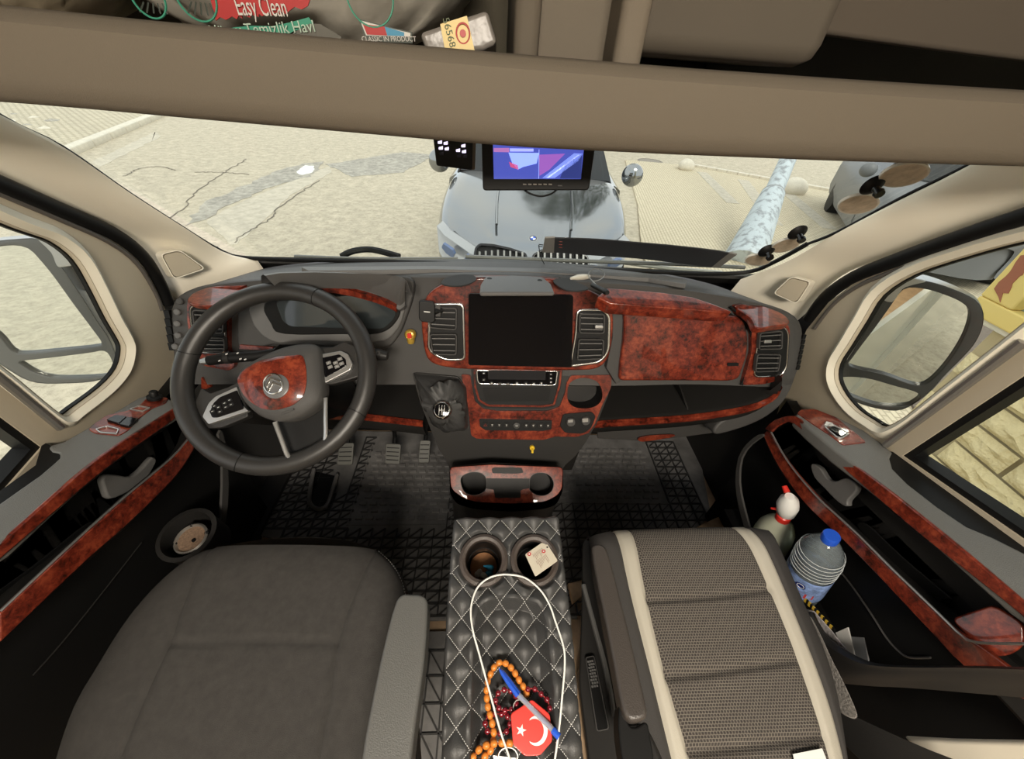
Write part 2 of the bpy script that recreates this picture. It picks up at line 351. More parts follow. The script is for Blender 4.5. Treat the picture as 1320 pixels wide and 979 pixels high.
# whitewashed pole
base, top = atZ(958, 338, G), None
POLE = mat('flaking_whitewash', (.50, .55, .57), .8, bump=1, bscale=25)
nt_ = POLE.node_tree; b_ = nt_.nodes['Principled BSDF']; t_ = nt_.nodes.new('ShaderNodeTexCoord'); mp_ = nt_.nodes.new('ShaderNodeMapping'); mp_.inputs['Scale'].default_value = (6, 6, .7)
x_ = nt_.nodes.new('ShaderNodeTexNoise'); x_.inputs['Scale'].default_value = 2; x_.inputs['Detail'].default_value = 6; r_ = nt_.nodes.new('ShaderNodeValToRGB')
r_.color_ramp.elements[0].position = .36; r_.color_ramp.elements[0].color = (.30,.32,.33,1); r_.color_ramp.elements[1].position = .5; r_.color_ramp.elements[1].color = (.52,.58,.60,1)
nt_.links.new(t_.outputs['Object'], mp_.inputs[0]); nt_.links.new(mp_.outputs[0], x_.inputs['Vector']); nt_.links.new(x_.outputs['Fac'], r_.inputs['Fac']); nt_.links.new(r_.outputs[0], b_.inputs['Base Color'])
Dp = (base-EYE).dot(fw)
tp = atD(1018, 200, Dp*1.15); up = (tp-base).normalized()
pole = E('street_pole', base, 'leaning whitewashed pole with flaking paint on the paved area', 'pole')
def w2m(px, p): return px/F*(p-EYE).dot(fw)
mid = base.lerp(tp, .62)
tube('pole_foot', [base-up*.1, base+up*.2, mid-up*.08], [w2m(27, base), w2m(24, base), w2m(14, mid)], POLE, pole, 16)
tube('pole_shaft', [mid-up*.1, tp, tp+up*3], [w2m(11, mid), w2m(9.5, tp), w2m(9, tp)], POLE, pole, 16)
lathe('pole_collar', mid-up*.1, up, [(w2m(13.5, mid), 0), (w2m(13.8, mid), .05), (w2m(12, mid), .07)], mat('grey_cement', (.3,.31,.31), .8), pole)
# ---------------------------------------------------------------- cars
CARBLK = mat('black_car_paint', (.30,.31,.315), .10, .9)
CARGRY = mat('grey_car_paint', (.15,.155,.155), .45)
CARGL = mat('car_glass', (.01,.012,.012), .05); LAMP = mat('headlamp_glass', (.40,.41,.41), .12, .3); LENS = mat('lamp_lens', (.12,.17,.30), .05)
def car(C0, hd, paint, label, cat='car', zs=1.0):
    H_ = V((sin(hd), cos(hd), 0)); L = V((cos(hd), -sin(hd), 0))
    W_ = lambda l, s, z: C0 + L*l + H_*s + V((0, 0, z*zs))
    t = E('car', C0, label, cat)
    secs = [(-.10,.60,.70,.66,.60),(-.05,.74,.80,.76,.68),(.10,.88,.875,.85,.79),(.36,.95,.955,.94,.885),(.8,.98,1.03,1.03,.97),(1.2,.985,1.09,1.10,1.02),(1.42,.985,1.10,1.10,1.03)]
    rows = []
    for s, hw, zc, ze, zf in secs:
        r = []
        half = [(0, zc), (.18, zc+.003), (.36, zc+.0), (.40, zc+.012), (.62, (zc+ze)/2+.012), (.80, ze+.004), (.90, (ze*.6+zf*.4)), (.965, zf-.03), (1.0, zf-.16), (1.0, .60), (.985, .42), (.93, .24)]
        for u, z in reversed(half): r.append(W_(-u*hw, s + .28*u**3*max(0, 1-s), z))
        for u, z in half[1:]: r.append(W_(u*hw, s + .28*u**3*max(0, 1-s), z))
        rows.append(r)
    front_bot = [W_(0, rows and -.02, .3)]
    loft('bonnet_and_fenders', rows, paint, t, sharp=60, sub=1)
    rs = [[W_(l*1.02, .02+.26*abs(l/.62)**3*.9*(abs(l)>.3), z) for l in (-.62,-.4,-.2,0,.2,.4,.62)] for z in (.80, .62, .4, .22)]
    loft('front_bumper', rs, paint, t)
    side = []
    for s, zt in ((1.40, 1.03), (2.2, 1.05), (3.2, 1.06), (4.2, 1.05), (4.6, .98)):
        hw = .985 if s < 4 else .9
        side.append([W_(-hw*.93, s, .24), W_(-hw, s, .42), W_(-hw, s, .8), W_(-hw*.965, s, zt), W_(-hw*.9, s, zt+.04), W_(hw*.9, s, zt+.04), W_(hw*.965, s, zt), W_(hw, s, .8), W_(hw, s, .42), W_(hw*.93, s, .24)])
    loft('car_body', side, paint, t, closed=True, caps=True)
    def bar(l0, s, z): return [W_(-l0, s, z), W_(-l0*.55, s-.09, z+.03), W_(0, s-.12, z+.04), W_(l0*.55, s-.09, z+.03), W_(l0, s, z)]
    loft('windscreen', [bar(.84, 1.50, 1.09), bar(.62, 2.15, 1.60)], CARGL, t)
    cab = [[W_(-.86, 1.5, 1.07), W_(-.64, 2.15, 1.60), W_(-.62, 3.2, 1.66), W_(-.64, 4.0, 1.6), W_(-.84, 4.5, 1.1)], [W_(.86, 1.5, 1.07), W_(.64, 2.15, 1.60), W_(.62, 3.2, 1.66), W_(.64, 4.0, 1.6), W_(.84, 4.5, 1.1)]]
    loft('roof', [[cab[0][1], cab[0][2], cab[0][3]], [cab[1][1], cab[1][2], cab[1][3]]], paint, t, solid=.04)
    loft('rear_screen', [[cab[0][3], cab[0][4]], [cab[1][3], cab[1][4]]], CARGL, t)
    for c_ in cab: slab('side_window', c_, L, .02, CARGL, t)
    for sg in (-1, 1):
        bm = bmesh.new(); bmesh.ops.create_icosphere(bm, subdivisions=3, radius=.5)
        for q in bm.verts: q.co = W_(sg*(1.10)+q.co.x*.24, 1.62+q.co.y*.18, 1.14+q.co.z*.22)
        fin(bm, 'wing_mirror', paint, t)
        for s_ in (.85, 3.8):
            bm = bmesh.new(); add_lathe(bm, W_(sg*.80, s_, .35), L, [(.2, -.12), (.34, -.11), (.35, 0), (.34, .18), (.2, .19)], 24)
            fin(bm, 'tyre', RUB, t)
    return t, W_, L, H_
emb = atD(687, 309, 3.42); hd = R(4.4)
bmw, W_, L, H_ = car(V((emb.x, emb.y, G)) - V((sin(hd), cos(hd), 0))*.16, hd, CARBLK, 'black car parked nose-on just ahead of the windscreen', zs=1.1)
embz = emb.z - G; print('EMB', embz, emb)
up_ = V((-sin(hd)*.35, -cos(hd)*.35, .95)).normalized()
# headlights, grille and round badge
hl = [(-.86,.24,.66),(-.875,.28,.865),(-.78,.145,.835),(-.52,.04,.735),(-.36,-.02,.68),(-.37,-.035,.60),(-.58,-.03,.62),(-.77,.06,.63)]
for sg in (-1, 1):
    pts = [W_(l*(-sg), s-.045, z+.045) for l, s, z in hl]
    n_ = (pts[2]-pts[0]).cross(pts[4]-pts[0]).normalized()
    if n_.dot(EYE-pts[0]) < 0: n_ = -n_
    o = slab('headlight', pts, n_, .10, LAMP, bmw, .008)
    for (l, s, z) in ((-.74,.075,.755),(-.53,.015,.70)):
        c = W_(l*(-sg), s-.07, z+.03); u = (pts[4]-pts[1]).normalized(); vv = n_.cross(u)
        slab('lamp_lens', [c+u*.075+vv*.02, c+u*.05+vv*.05, c-u*.06+vv*.045, c-u*.075-vv*.01, c-u*.02-vv*.04, c+u*.06-vv*.035], n_, .03, LENS, o, .004)
nn = V((-sin(hd)*.8, -cos(hd)*.8, .6)).normalized()
mat('grille_grey', (.22,.22,.21), .35, .5)
GPL = (emb + V((0,0,-.05)) - H_*.20, nn)
for px in (((310,700),(318,655),(345,632),(420,636),(520,658),(608,688),(622,730),(612,860),(345,860),(318,780)), ((640,730),(645,695),(700,664),(800,654),(900,672),(962,705),(968,760),(955,860),(655,860))):
    q_ = on(GPL, Z('U', *px)); g_ = ring('kidney_grille', rnd(q_, .02), nn, .018, .05, GLOSS, bmw, .004)
    slab('grille_backing', [p-nn*.03 for p in q_], nn, .01, RUB, g_)
    x0 = min(p[0] for p in px); x1 = max(p[0] for p in px)
    for k_ in range(8):
        x_ = x0+(k_+1)*(x1-x0)/9; a_, b_ = on(GPL, Z('U', (x_, 672+abs(k_-3)*3), (x_, 850)))
        bm = bmesh.new(); add_box(bm, (a_+b_)/2, L*.008, (b_-a_)/2, nn*.012); fin(bm, 'grille_bar', bpy.data.materials['grille_grey'], g_)
lathe('emblem', emb+up_*.0, up_, [(.045, -.03), (.045, .008), (.036, .012)], CHROME, bmw, 28)
eb = lathe('emblem_face', emb+up_*.0125, up_, [(.034, -.002), (.034, .002)], mat('emblem_dark', (.05,.05,.06), .3), bmw, 28)
for k_ in range(4):
    a0 = k_*pi/2; u, v_ = frame_of(up_); pts = [emb+up_*.0155] + [emb+up_*.0155+(u*cos(a0+j*pi/12)+v_*sin(a0+j*pi/12))*.024 for j in range(7)]
    slab('emblem_quarter', pts, up_, .002, WHITE if k_ % 2 else BLUE, eb)
for l_ in (-.36, .36):                               # bonnet creases
    tube('bonnet_crease', [W_(l_*.92, .2, .965), W_(l_, .6, 1.028), W_(l_*1.05, 1.1, 1.088)], .012, CARBLK, bmw, 6)
c2 = atZ(1150, 262, G+.9)
car(V((c2.x+.5, c2.y-.9, G)), R(28), CARGRY, 'grey car at the upper right behind the round window discs')
# ---------------------------------------------------------------- house on the right
HX = 2.6
hp = lambda x, y: atX(x, y, HX)
STONE = mat('painted_stone_block', (.72,.62,.36), .85, bump=1, bscale=30, var=.06)
nd = STONE.node_tree.nodes; 
for n_ in nd:
    if n_.bl_idname == 'ShaderNodeBump': n_.inputs['Distance'].default_value = .03
    if n_.bl_idname == 'ShaderNodeTexNoise' and n_.inputs['Scale'].default_value == 30: n_.inputs['Scale'].default_value = 22
MORT = mat('block_mortar', (.50,.42,.25), .9)
house = E('stone_house', (HX, 0, G), 'cream split-stone house wall with yellow window frame outside right door', 'building')
y1 = hp(1262, 440).y; zt = hp(1320, 440).z-.02
slab('wall_backing', [V((HX+.02, y1, G)), V((HX+.02, -6, G)), V((HX+.02, -6, zt)), V((HX+.02, y1, zt))], V((-1,0,0)), .3, MORT, house)
ch = .118*(HX/2.2)*1.0; zr = hp(1280, 516).z; row = 0
protos = []
for k_ in range(5):
    bm = bmesh.new(); hw_ = .25 if k_ < 4 else .12; nx, nz_ = 9, 4
    g = [[bm.verts.new(V((-.02 - (random.uniform(.0, .028) if 0 < i < nx and 0 < j < nz_ else -.015), -hw_+2*hw_*i/nx, (-.5+j/nz_)*(ch-.012)))) for i in range(nx+1)] for j in range(nz_+1)]
    for j in range(nz_):
        for i in range(nx): bm.faces.new((g[j][i], g[j][i+1], g[j+1][i+1], g[j+1][i]))
    o = fin(bm, 'stone_block', STONE, house, smooth=False); protos.append(o)
used = set()
for r_i in range(-8, 7):
    z_ = zr + (r_i+.5)*ch
    if z_ > zt-.04: continue
    y_ = y1 - (.27 if r_i % 2 else 0)
    while y_ > -1.6:
        k_ = random.randrange(4); L2 = .52
        if k_ not in used: o = protos[k_]; used.add(k_)
        else: o = link('stone_block', protos[k_].data, STONE, house)
        o.location = V((HX+.005, y_-L2/2, z_)) if True else None
        y_ -= L2
bpy.data.objects.remove(protos[4])
for o in list(house.children): 
    if o.name.startswith('stone_block'): o.matrix_parent_inverse = Matrix.Translation(-WL[house])
PLAS = mat('white_render', (.80,.78,.68), .85, bump=.5, bscale=60); YEL = mat('yellow_paint', (.80,.62,.20), .6)
PEEL = mat('rust_primer', (.36,.13,.07), .8, bump=1, bscale=40)
z0 = zt; z1 = hp(1256, 400).z
slab('rendered_band', [V((HX-.02, y1+.05, z0)), V((HX-.02, -5, z0)), V((HX-.02, -5, z1)), V((HX-.02, y1+.05, z1))], V((-1,0,0)), .3, PLAS, house, .01)
z2 = z1+.09
slab('window_sill_rail', [V((HX-.06, y1+.12, z1)), V((HX-.06, -5, z1)), V((HX-.06, -5, z2)), V((HX-.06, y1+.12, z2))], V((-1,0,0)), .25, YEL, house, .01)
slab('corner_post', [V((HX-.06, y1+.12, z2)), V((HX-.06, y1-.04, z2)), V((HX-.06, y1-.04, z2+1.3)), V((HX-.06, y1+.12, z2+1.3))], V((-1,0,0)), .25, YEL, house, .01)
for (ya, yb, za, zb) in ((.03,.10,.02,.34),(-.02,.05,.30,.75),(.0,.07,.8,1.2)):
    pts = [V((HX-.063, y1+ya, z2+za)), V((HX-.063, y1+yb, z2+za+.03)), V((HX-.063, y1+yb-.01, z2+zb)), V((HX-.063, y1+ya+.01, z2+zb-.05))]
    q = resample(pts, 30, True); q = [p+V((0, random.uniform(-.012,.012), random.uniform(-.012,.012))) for p in q]
    slab('peeled_patch', q, V((-1,0,0)), .01, PEEL, house)
for (ya, za) in ((-.25,.04),(-.34,.05),(-.55,.035)):
    c = V((HX-.063, y1+ya, z1+za)); q = [c+V((0, cos(k*pi/8)*random.uniform(.015,.05), sin(k*pi/8)*random.uniform(.01,.03))) for k in range(16)]
    slab('peeled_patch', q, V((-1,0,0)), .01, PEEL, house)
slab('house_window_glass', [V((HX, y1-.02, z2)), V((HX, -5, z2)), V((HX, -5, z2+1.3)), V((HX, y1-.02, z2+1.3))], V((-1,0,0)), .02, mat('pale_green_glass', (.30,.36,.31), .12), house)
slab('upper_wall', [V((HX, y1+.1, z2+1.3)), V((HX, -6, z2+1.3)), V((HX, -6, z2+2.6)), V((HX, y1+.1, z2+2.6))], V((-1,0,0)), .3, PLAS, house)
gr = slab('gravel_bed', [V((HX+1.0, y1+.4, G+.05)), V((HX+5, y1+.4, G+.05)), V((HX+6.5, y1+3.2, G+.05)), V((HX+1.8, y1+2.0, G+.05))], V((0,0,1)), .05, mat('dark_gravel', (.16,.13,.10), .95, bump=1, bscale=30, var=.3, vscale=30), None)
tag(gr, 'dark gravel bed beside the yellow corner post', 'gravel', kind='stuff')

# tree ahead beyond the black car: its crown stands above the frame and mirrors in the bonnet
tr = E('tree', (2.9, 14.5, G), 'leafy tree ahead, seen mirrored in the bonnet of the black car', 'tree')
tube('trunk', [V((2.9,14.5,G)), V((2.95,14.4,G+3)), V((3.2,14.2,G+6.5)), V((3.3,14.1,G+9))], [.2,.17,.12,.05], mat('bark', (.10,.08,.06), .9), tr, 10)
LEAF = mat('leaf', (.05,.08,.03), .7); bm = bmesh.new(); rr_ = random.Random(4)
for i in range(60):
    a_ = rr_.uniform(0, 6.28); h_ = rr_.uniform(3.5, 10); rad = 3.6*math.sin(min(1, (h_-2.5)/5)*pi*.5)*(1.15-h_/14); end = V((3.2+cos(a_)*rad*rr_.uniform(.5,1), 14.2+sin(a_)*rad*rr_.uniform(.5,1), G+h_))
    add_tube(bm, [V((3.1,14.3,G+h_*.7)), end], [.03,.01], 4)
fin(bm, 'branches', bpy.data.materials['bark'], tr)['kind'] = 'stuff'
bm = bmesh.new()
for i in range(3200):
    a_ = rr_.uniform(0, 6.28); h_ = rr_.uniform(3.2, 10.5); rad = 3.8*math.sin(min(1, (h_-2.2)/5)*pi*.5)*(1.15-h_/14)*rr_.uniform(.25,1)**.6
    c = V((3.2+cos(a_)*rad, 14.2+sin(a_)*rad, G+h_)); u = V((rr_.uniform(-1,1), rr_.uniform(-1,1), rr_.uniform(-.5,.5))).normalized()*.16; v = u.cross(V((rr_.uniform(-1,1), rr_.uniform(-1,1), 1))).normalized()*.07
    bm.faces.new([bm.verts.new(x) for x in (c-u, c-v, c+u, c+v)])
fin(bm, 'foliage', LEAF, tr, smooth=False)['kind'] = 'stuff'
# ================================================================ VAN SHELL
WS = plane((0, 1.07, .885), (0, -.36, -.33)); WSN = -WS[1]      # windscreen surface; WSN points out
if WSN.z < 0: WSN = -WSN
LD = plane((-.84, .6, .72), (1, 0, -.12)); RD = plane((.89, .6, .72), (-1, 0, -.12))
# windscreen
wl = on(WS, [(-330,-20),(0,148),(81,189),(168,249),(243,297),(285,322),(320,331)])
wr = on(WS, [(1700,-30),(1250,213),(1160,258),(1080,300),(1020,336),(975,357)])
gl = slab('window_1', [wl[0], wl[1], wl[-1], onp(WS, 660, 341), wr[-1], wr[1], wr[0]], -WSN, .005, GLASS, None); tag(gl, kind='structure')
# black ceramic border under the glass
def strip(name, pl, px_a, px_b, th, m_, parent, n=24, bev=0):
    a = resample(on(pl, px_a), n); b = resample(on(pl, px_b), n)
    return slab(name, a+list(reversed(b)), pl[1], th, m_, parent, bev)
tb = on(off(WS, .004), [(225,288),(285,324),(322,333),(430,336),(560,339),(700,344),(850,351),(920,353),(968,350),(1000,337),(1040,315)])
tube('glass_border', cr(tb, 4, False), .006, RUB, gl, 8)
for px in ([(-200,15),(0,149),(81,190),(168,250),(243,298),(285,324)], [(1040,315),(1080,299),(1160,256),(1250,212),(1500,85)]):
    tube('glass_border', cr(on(off(WS, .004), px), 4, False), .0035, RUB, gl, 8)
# scuttle and wiper beyond the glass
sct = slab('trim_1', [atZ(300,330,.86), atZ(660,338,.86), atZ(985,354,.86), V((.95,1.5,.64)), V((-.85,1.5,.64))], V((0,0,1)), .02, GREY, None); tag(sct, kind='structure')
wp = E('windscreen_wiper', atY(640,335,1.13), 'thin black wiper blade lying along the bottom of the windscreen', 'wiper')
tube('wiper_blade', cr([atY(600,331,1.14), atY(760,337,1.14), atY(880,341,1.14), atY(960,345,1.13)], 4, False), .006, mat('wiper_grey', (.2,.2,.19), .5), wp, 6)
tube('wiper_arm', [atY(800,338,1.16), atY(870,347,1.16), atY(930,352,1.15)], .007, mat('wiper_pale', (.5,.5,.46), .5), wp, 6)
w2 = E('windscreen_wiper', atY(480,330,1.13), 'dark wiper arm with a curved joint below the driver side of the windscreen', 'wiper')
tube('wiper_blade', cr([atY(380,331,1.14), atY(470,334,1.14), atY(590,334,1.14)], 4, False), .006, bpy.data.materials['wiper_grey'], w2, 6)
tube('wiper_arm', cr([atY(440,331,1.17), atY(455,324,1.18), atY(480,322,1.19), atY(515,331,1.17)], 4, False), .010, RUB, w2, 8)
# pillars
def pillar(nm, W_px, S_px, DP, cover):
    a = resample(cr(on(off(WS, .008), W_px), 4, False), 26); b = resample(cr(on(off(DP, -.03), S_px), 4, False), 26)
    rows = []
    for i in range(26):
        m_ = a[i].lerp(b[i], .5); o = (EYE-m_).normalized()*.012
        rows.append([a[i]+(a[i]-EYE).normalized()*.03, a[i], a[i].lerp(b[i], .05)+o*.4, a[i].lerp(b[i], .25)+o, m_+o*1.2, a[i].lerp(b[i], .75)+o, a[i].lerp(b[i], .96)+o*.5, b[i], b[i]+(b[i]-EYE).normalized()*.03])
    rows.append([q+(V((0,.02,-.05)) if j < 8 else V((0,.03,-.05))) for j, q in enumerate(rows[-1])])
    p_ = loft(nm, rows, BEIGE, None, sharp=60); tag(p_, kind='structure')
    c_ = on((rows[18][4], ((EYE-rows[18][4]).normalized()*.6+DP[1]*.4).normalized()), cover); n_ = ((EYE-rows[18][4]).normalized()*.6+DP[1]*.4).normalized()
    c_ = [q+n_*.006 for q in c_]
    ring('cover_rim', rnd(c_, .012), n_, .0025, .03, BEIGE, p_, .001)
    slab('speaker_cover', rnd(inset(c_, n_, .004), .01), n_, .028, BEIGE2, p_)
    return p_
pillar('trim_2', [(-330,-20),(0,148),(81,189),(168,249),(243,297),(290,326),(332,336)], [(-330,90),(0,233),(67,266),(135,297),(175,316),(200,348),(221,384)], LD, Z('D',(800,185),(900,162),(1035,260),(872,315)))
pillar('trim_3', [(1700,-30),(1250,213),(1160,258),(1080,300),(1015,337),(955,360)], [(1700,140),(1320,273),(1240,298),(1160,326),(1095,350),(1062,375),(1038,405)], RD, Z('H',(28,385),(120,298),(225,325),(150,440)))
# ---------------------------------------------------------------- doors
def arm_plane(a, b, c):
    n_ = (V(b)-V(a)).cross(V(c)-V(a)).normalized(); n_ = n_ if n_.z > 0 else -n_
    return (V(a), n_)
ARL = arm_plane((-.72,.66,.683), (-.72,.305,.755), (-.82,.489,.739)); ARR = arm_plane((.78,.66,.698), (.78,.193,.793), (.88,.507,.742))
def door(nm, DP, outer, opening, main, seal_px, side):
    d = E(nm, (-.85 if side < 0 else .9, .4, .3), kind='structure')
    O = on(DP, outer); H1 = cr(on(DP, opening), 3); H2 = on(DP, main)
    n = DP[1]
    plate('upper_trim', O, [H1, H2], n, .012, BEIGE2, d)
    ring('window_surround', H1, n, 0, .055, BEIGE3, d, 0, inner=[h for h in inset(H1, n, .012)]) if False else None
    # pale bezel standing a little proud round the fixed window
    big = inset(H1, n, -.026); bm = bmesh.new()
    loft('window_surround', [[p+n*.001 for p in big]+[big[0]+n*.001], [p+n*.012 for p in inset(H1, n, -.012)]+[inset(H1, n, -.012)[0]+n*.012], [p-n*.002 for p in H1]+[H1[0]-n*.002]], BEIGE3, d); bm.free()
    ring('window_seal', [p-n*.010 for p in inset(H1, n, -.004)], n, .0075, .008, RUB, d)
    slab('fixed_glass', [p-n*.014 for p in inset(H1, n, -.004)], n, .004, GLASS, d)
    ring('window_seal', [p-n*.004 for p in inset(H2, n, -.004)], n, .016, .03, RUB, d)
    slab('drop_glass', [p-n*.03 for p in H2], n, .004, GLASS, d)
    for k, (px, r, m_) in enumerate(seal_px):
        tube('door_seal', cr(on(off(DP, .0), px), 4, False), r, m_, d, 10)
    return d
dl = door('door_1', LD,
  [(-420,60),(0,240),(70,272),(143,305),(180,332),(205,372),(222,430),(236,560),(140,600),(40,690),(-300,920)],
  [(-300,160),(0,285),(42,301),(74,313),(102,336),(122,370),(143,412),(158,438),(162,452),(156,476),(135,500),(98,528),(86,536),(72,529),(25,490),(0,470),(-200,312)],
  [(-300,400),(0,536),(55,577),(0,640),(-300,830)],
  [([(-350,88),(0,238),(70,268),(143,300),(182,330),(205,366),(216,392)], .015, RUB), ([(-350,100),(0,250),(70,280),(140,312),(176,340),(200,378),(208,400)], .005, mat('seal_grey', (.10,.09,.08), .5))], -1)
dr_ = door('door_2', RD,
  [(1560,230),(1320,290),(1240,315),(1160,342),(1105,362),(1068,390),(1040,425),(1020,470),(1000,540),(1050,610),(1140,690),(1320,850),(1600,1050)],
  Z('H',(1800,10),(1292,118),(1000,195),(720,290),(560,395),(480,520),(400,650),(345,740),(338,820),(375,900),(440,975),(520,1030),(575,1060),(625,1045),(700,1000),(850,880),(1292,530),(1800,110)),
  Z('S',(800,290),(1320,-55),(2000,-500),(2000,1180),(1320,650)),
  [([(1560,205),(1320,280),(1240,306),(1160,334),(1100,358),(1065,383),(1043,412)], .015, RUB), ([(1560,222),(1320,293),(1240,318),(1160,347),(1110,367),(1075,392),(1050,424)], .005, bpy.data.materials['seal_grey'])], 1)
# divider posts beside the drop glass
for pts, d, DP in (([(-200,330),(0,488),(78,552)], dl, LD), (Z('S',(730,245),(1060,0),(1320,-195)), dr_, RD)):
    tube('glass_channel', on(off(DP, .006), pts), .007, mat('channel_metal', (.30,.29,.27), .35, .7), d, 8)
# armrest, wood strips, recess, pocket
def door_lower(d, AR, X0, sgn, arm, notch, rows, wood1, wood2, wood1b):
    n = AR[1]; NX = V((-sgn, 0, 0))
    plate('armrest_top', on(AR, arm), [], n, .035, mat('armrest_grey%d' % (sgn+2), (.14,.14,.132), .55, bump=.4, bscale=700), d, .006)
    R_ = [resample(cr([atX(x, y, X) for x, y in px], 4, False), 30) for X, px in rows]
    for r in R_:                                      # carry the panel on behind the picture's edge
        e = (r[-1]-r[-2]).normalized(); r.append(r[-1]+e*.45); s = (r[0]-r[1]).normalized(); r.insert(0, r[0]+s*.0)
    loft('door_panel', R_, SOFT, d, sharp=35)
    return R_
J_ = lambda *p: Z('I', *p)
armL = J_((888,150),(840,128),(775,108),(700,128),(560,212),(400,305),(320,350),(262,366),(244,380),(262,400),(300,408),(300,432),(270,460),(200,520),(0,660)) + [(-160,760),(-160,800)] + J_((0,862),(240,650),(500,430),(700,290),(840,208),(892,178))
RL = door_lower(dl, ARL, -.72, -1, armL, None, [
  (-.722, J_((892,180),(840,212),(500,432),(0,862))), (-.722, J_((905,215),(850,260),(520,500),(0,945))),
  (-.80, J_((900,225),(850,275),(520,505),(0,950))), (-.80, J_((915,300),(840,440),(470,760),(130,1010))),
  (-.752, J_((955,315),(860,425),(600,640),(250,960),(40,1140))), (-.735, J_((965,322),(870,440),(610,660),(260,978),(50,1160))),
  (-.735, J_((985,370),(880,520),(640,760),(340,1030),(100,1240))), (-.80, J_((990,380),(890,530),(650,770),(350,1040),(110,1250)))], 0, 0, 0)
def band(name, X, top, bot, th, m_, parent, sgn, bev=.003):
    a = resample(cr([atX(x, y, X) for x, y in top], 4, False), 30); b = resample(cr([atX(x, y, X) for x, y in bot], 4, False), 30)
    return slab(name, a+list(reversed(b)), V((-sgn,0,0)), th, m_, parent, bev)
band('burl_strip', -.717, J_((895,175),(840,212),(500,434),(0,866),(-400,1190)), J_((908,215),(850,262),(520,502),(0,948),(-400,1280)), .008, BURL, dl, -1)
band('burl_strip', -.728, J_((972,318),(870,440),(610,660),(340,905),(0,1220)), J_((990,372),(890,525),(650,765),(440,950),(0,1370)), .010, BURL, dl, -1)
tube('chrome_line', resample(cr([atX(x, y, -.730) for x, y in J_((968,312),(866,432),(606,650),(330,898),(0,1208))], 4, False), 40), .0022, SILV, dl, 6)
slab('glass_slot', [p for p in on(off(ARL,-.003), J_((215,350),(300,395),(318,440),(270,490),(200,545),(0,690),(-500,1000),(-500,900),(0,600),(180,470)))], ARL[1], .02, RUB, dl)
slab('glass_slot', [p for p in on(off(ARR,-.003), Z('S',(745,270),(800,280),(880,350),(1030,450),(1180,560),(1320,650),(1600,820),(1600,900),(1320,720),(1080,620),(940,520),(800,410),(740,330)))], ARR[1], .02, RUB, dr_)
# black lower door skin
def lower(d, X, sgn, pts, pocket_pts):
    slab('lower_panel', [V((X, *p)) for p in pts], V((-sgn,0,0)), .03, BLACK, d)
lower(dl, -.80, -1, [(.80,.02),(.80,.66),(.62,.64),(.2,.66),(-.4,.70),(-.4,.02)], None)
lower(dr_, .86, 1, [(.78,.02),(.78,.64),(.60,.60),(.2,.66),(-.4,.72),(-.4,.02)], None)
R2 = door_lower(dr_, ARR, .78, 1, Z('S',(345,118),(365,95),(430,92),(520,120),(640,180),(720,240),(765,275),(752,300),(765,345),(830,410),(960,510),(1080,590),(1200,640),(1320,700),(1600,860),(1600,1100),(1320,912),(1000,640),(700,402),(520,272),(400,170)), None, [
  (.782, Z('S',(350,122),(400,172),(520,274),(700,404),(1000,642),(1320,914))), (.782, Z('S',(330,145),(420,225),(540,330),(700,470),(900,640),(1290,920))),
  (.86, Z('S',(330,150),(420,230),(540,335),(700,475),(900,645),(1290,925))), (.86, Z('S',(250,190),(330,330),(480,480),(620,600),(760,730),(960,900))),
  (.80, Z('S',(240,180),(300,290),(420,430),(600,610),(760,770),(960,960),(1100,1090))), (.785, Z('S',(225,185),(285,300),(405,440),(590,620),(750,780),(950,975),(1090,1110))),
  (.785, Z('S',(215,215),(270,330),(380,480),(560,650),(720,810),(900,985),(1060,1150))), (.86, Z('S',(220,230),(275,340),(385,490),(565,660),(725,820),(905,990),(1065,1160)))], 0, 0, 0)
band('burl_strip', .777, Z('S',(215,175),(260,135),(345,120),(400,172),(520,274),(700,404),(1000,642),(1320,914),(1600,1150)), Z('S',(245,190),(270,165),(330,147),(420,228),(540,335),(700,475),(900,645),(1290,955),(1560,1210)), .008, BURL, dr_, 1)
band('burl_strip', .780, Z('S',(228,178),(300,300),(420,445),(600,625),(760,785),(1000,1010),(1130,1100),(1320,1240)), Z('S',(208,200),(265,320),(375,480),(560,660),(720,825),(940,1060),(1090,1210),(1320,1330)), .010, BURL, dr_, 1)
tube('chrome_line', resample(cr([atX(x, y, .775) for x, y in Z('S',(245,190),(318,318),(440,465),(600,612),(760,772),(950,955),(1060,1060),(1120,1085),(1320,1090))], 4, False), 40), .0022, SILV, dr_, 6)
pw = on(plane(atX(1255,800,.80), (-1,-.25,.5)), Z('T',(790,345),(985,280),(1123,365),(1123,470),(1060,510),(985,520),(900,460)))
slab('burl_pull_pocket', rnd(pw, .01), V((-1,-.25,.5)).normalized(), .02, BURL, dr_, .003)
# interior door handles
def handle(d, X, sgn, pts, cup):
    h = slab('door_handle', cr([atX(x, y, X) for x, y in pts], 3), V((-sgn,0,0)), .014, LGREY, d, .005, 3)
handle(dl, -.765, -1, J_((770,430),(792,440),(785,470),(740,540),(660,600),(560,640),(530,590),(520,545),(545,515),(610,520),(660,525),(710,495)), None)
handle(dr_, .815, 1, Z('S',(412,325),(450,340),(480,385),(515,398),(560,385),(600,410),(605,440),(570,480),(565,505),(530,490),(470,430),(425,380)), None)
# slim storage slots behind the handles
band('storage_slot', -.788, J_((505,765),(440,765),(170,978),(-100,1170)), J_((500,785),(420,830),(240,978),(0,1160)), .004, RUB, dl, -1)
band('storage_slot', .845, Z('S',(608,580),(650,580),(800,720),(1000,890),(1000,900)), Z('S',(610,590),(625,610),(760,750),(940,905),(970,905)), .004, RUB, dr_, 1)
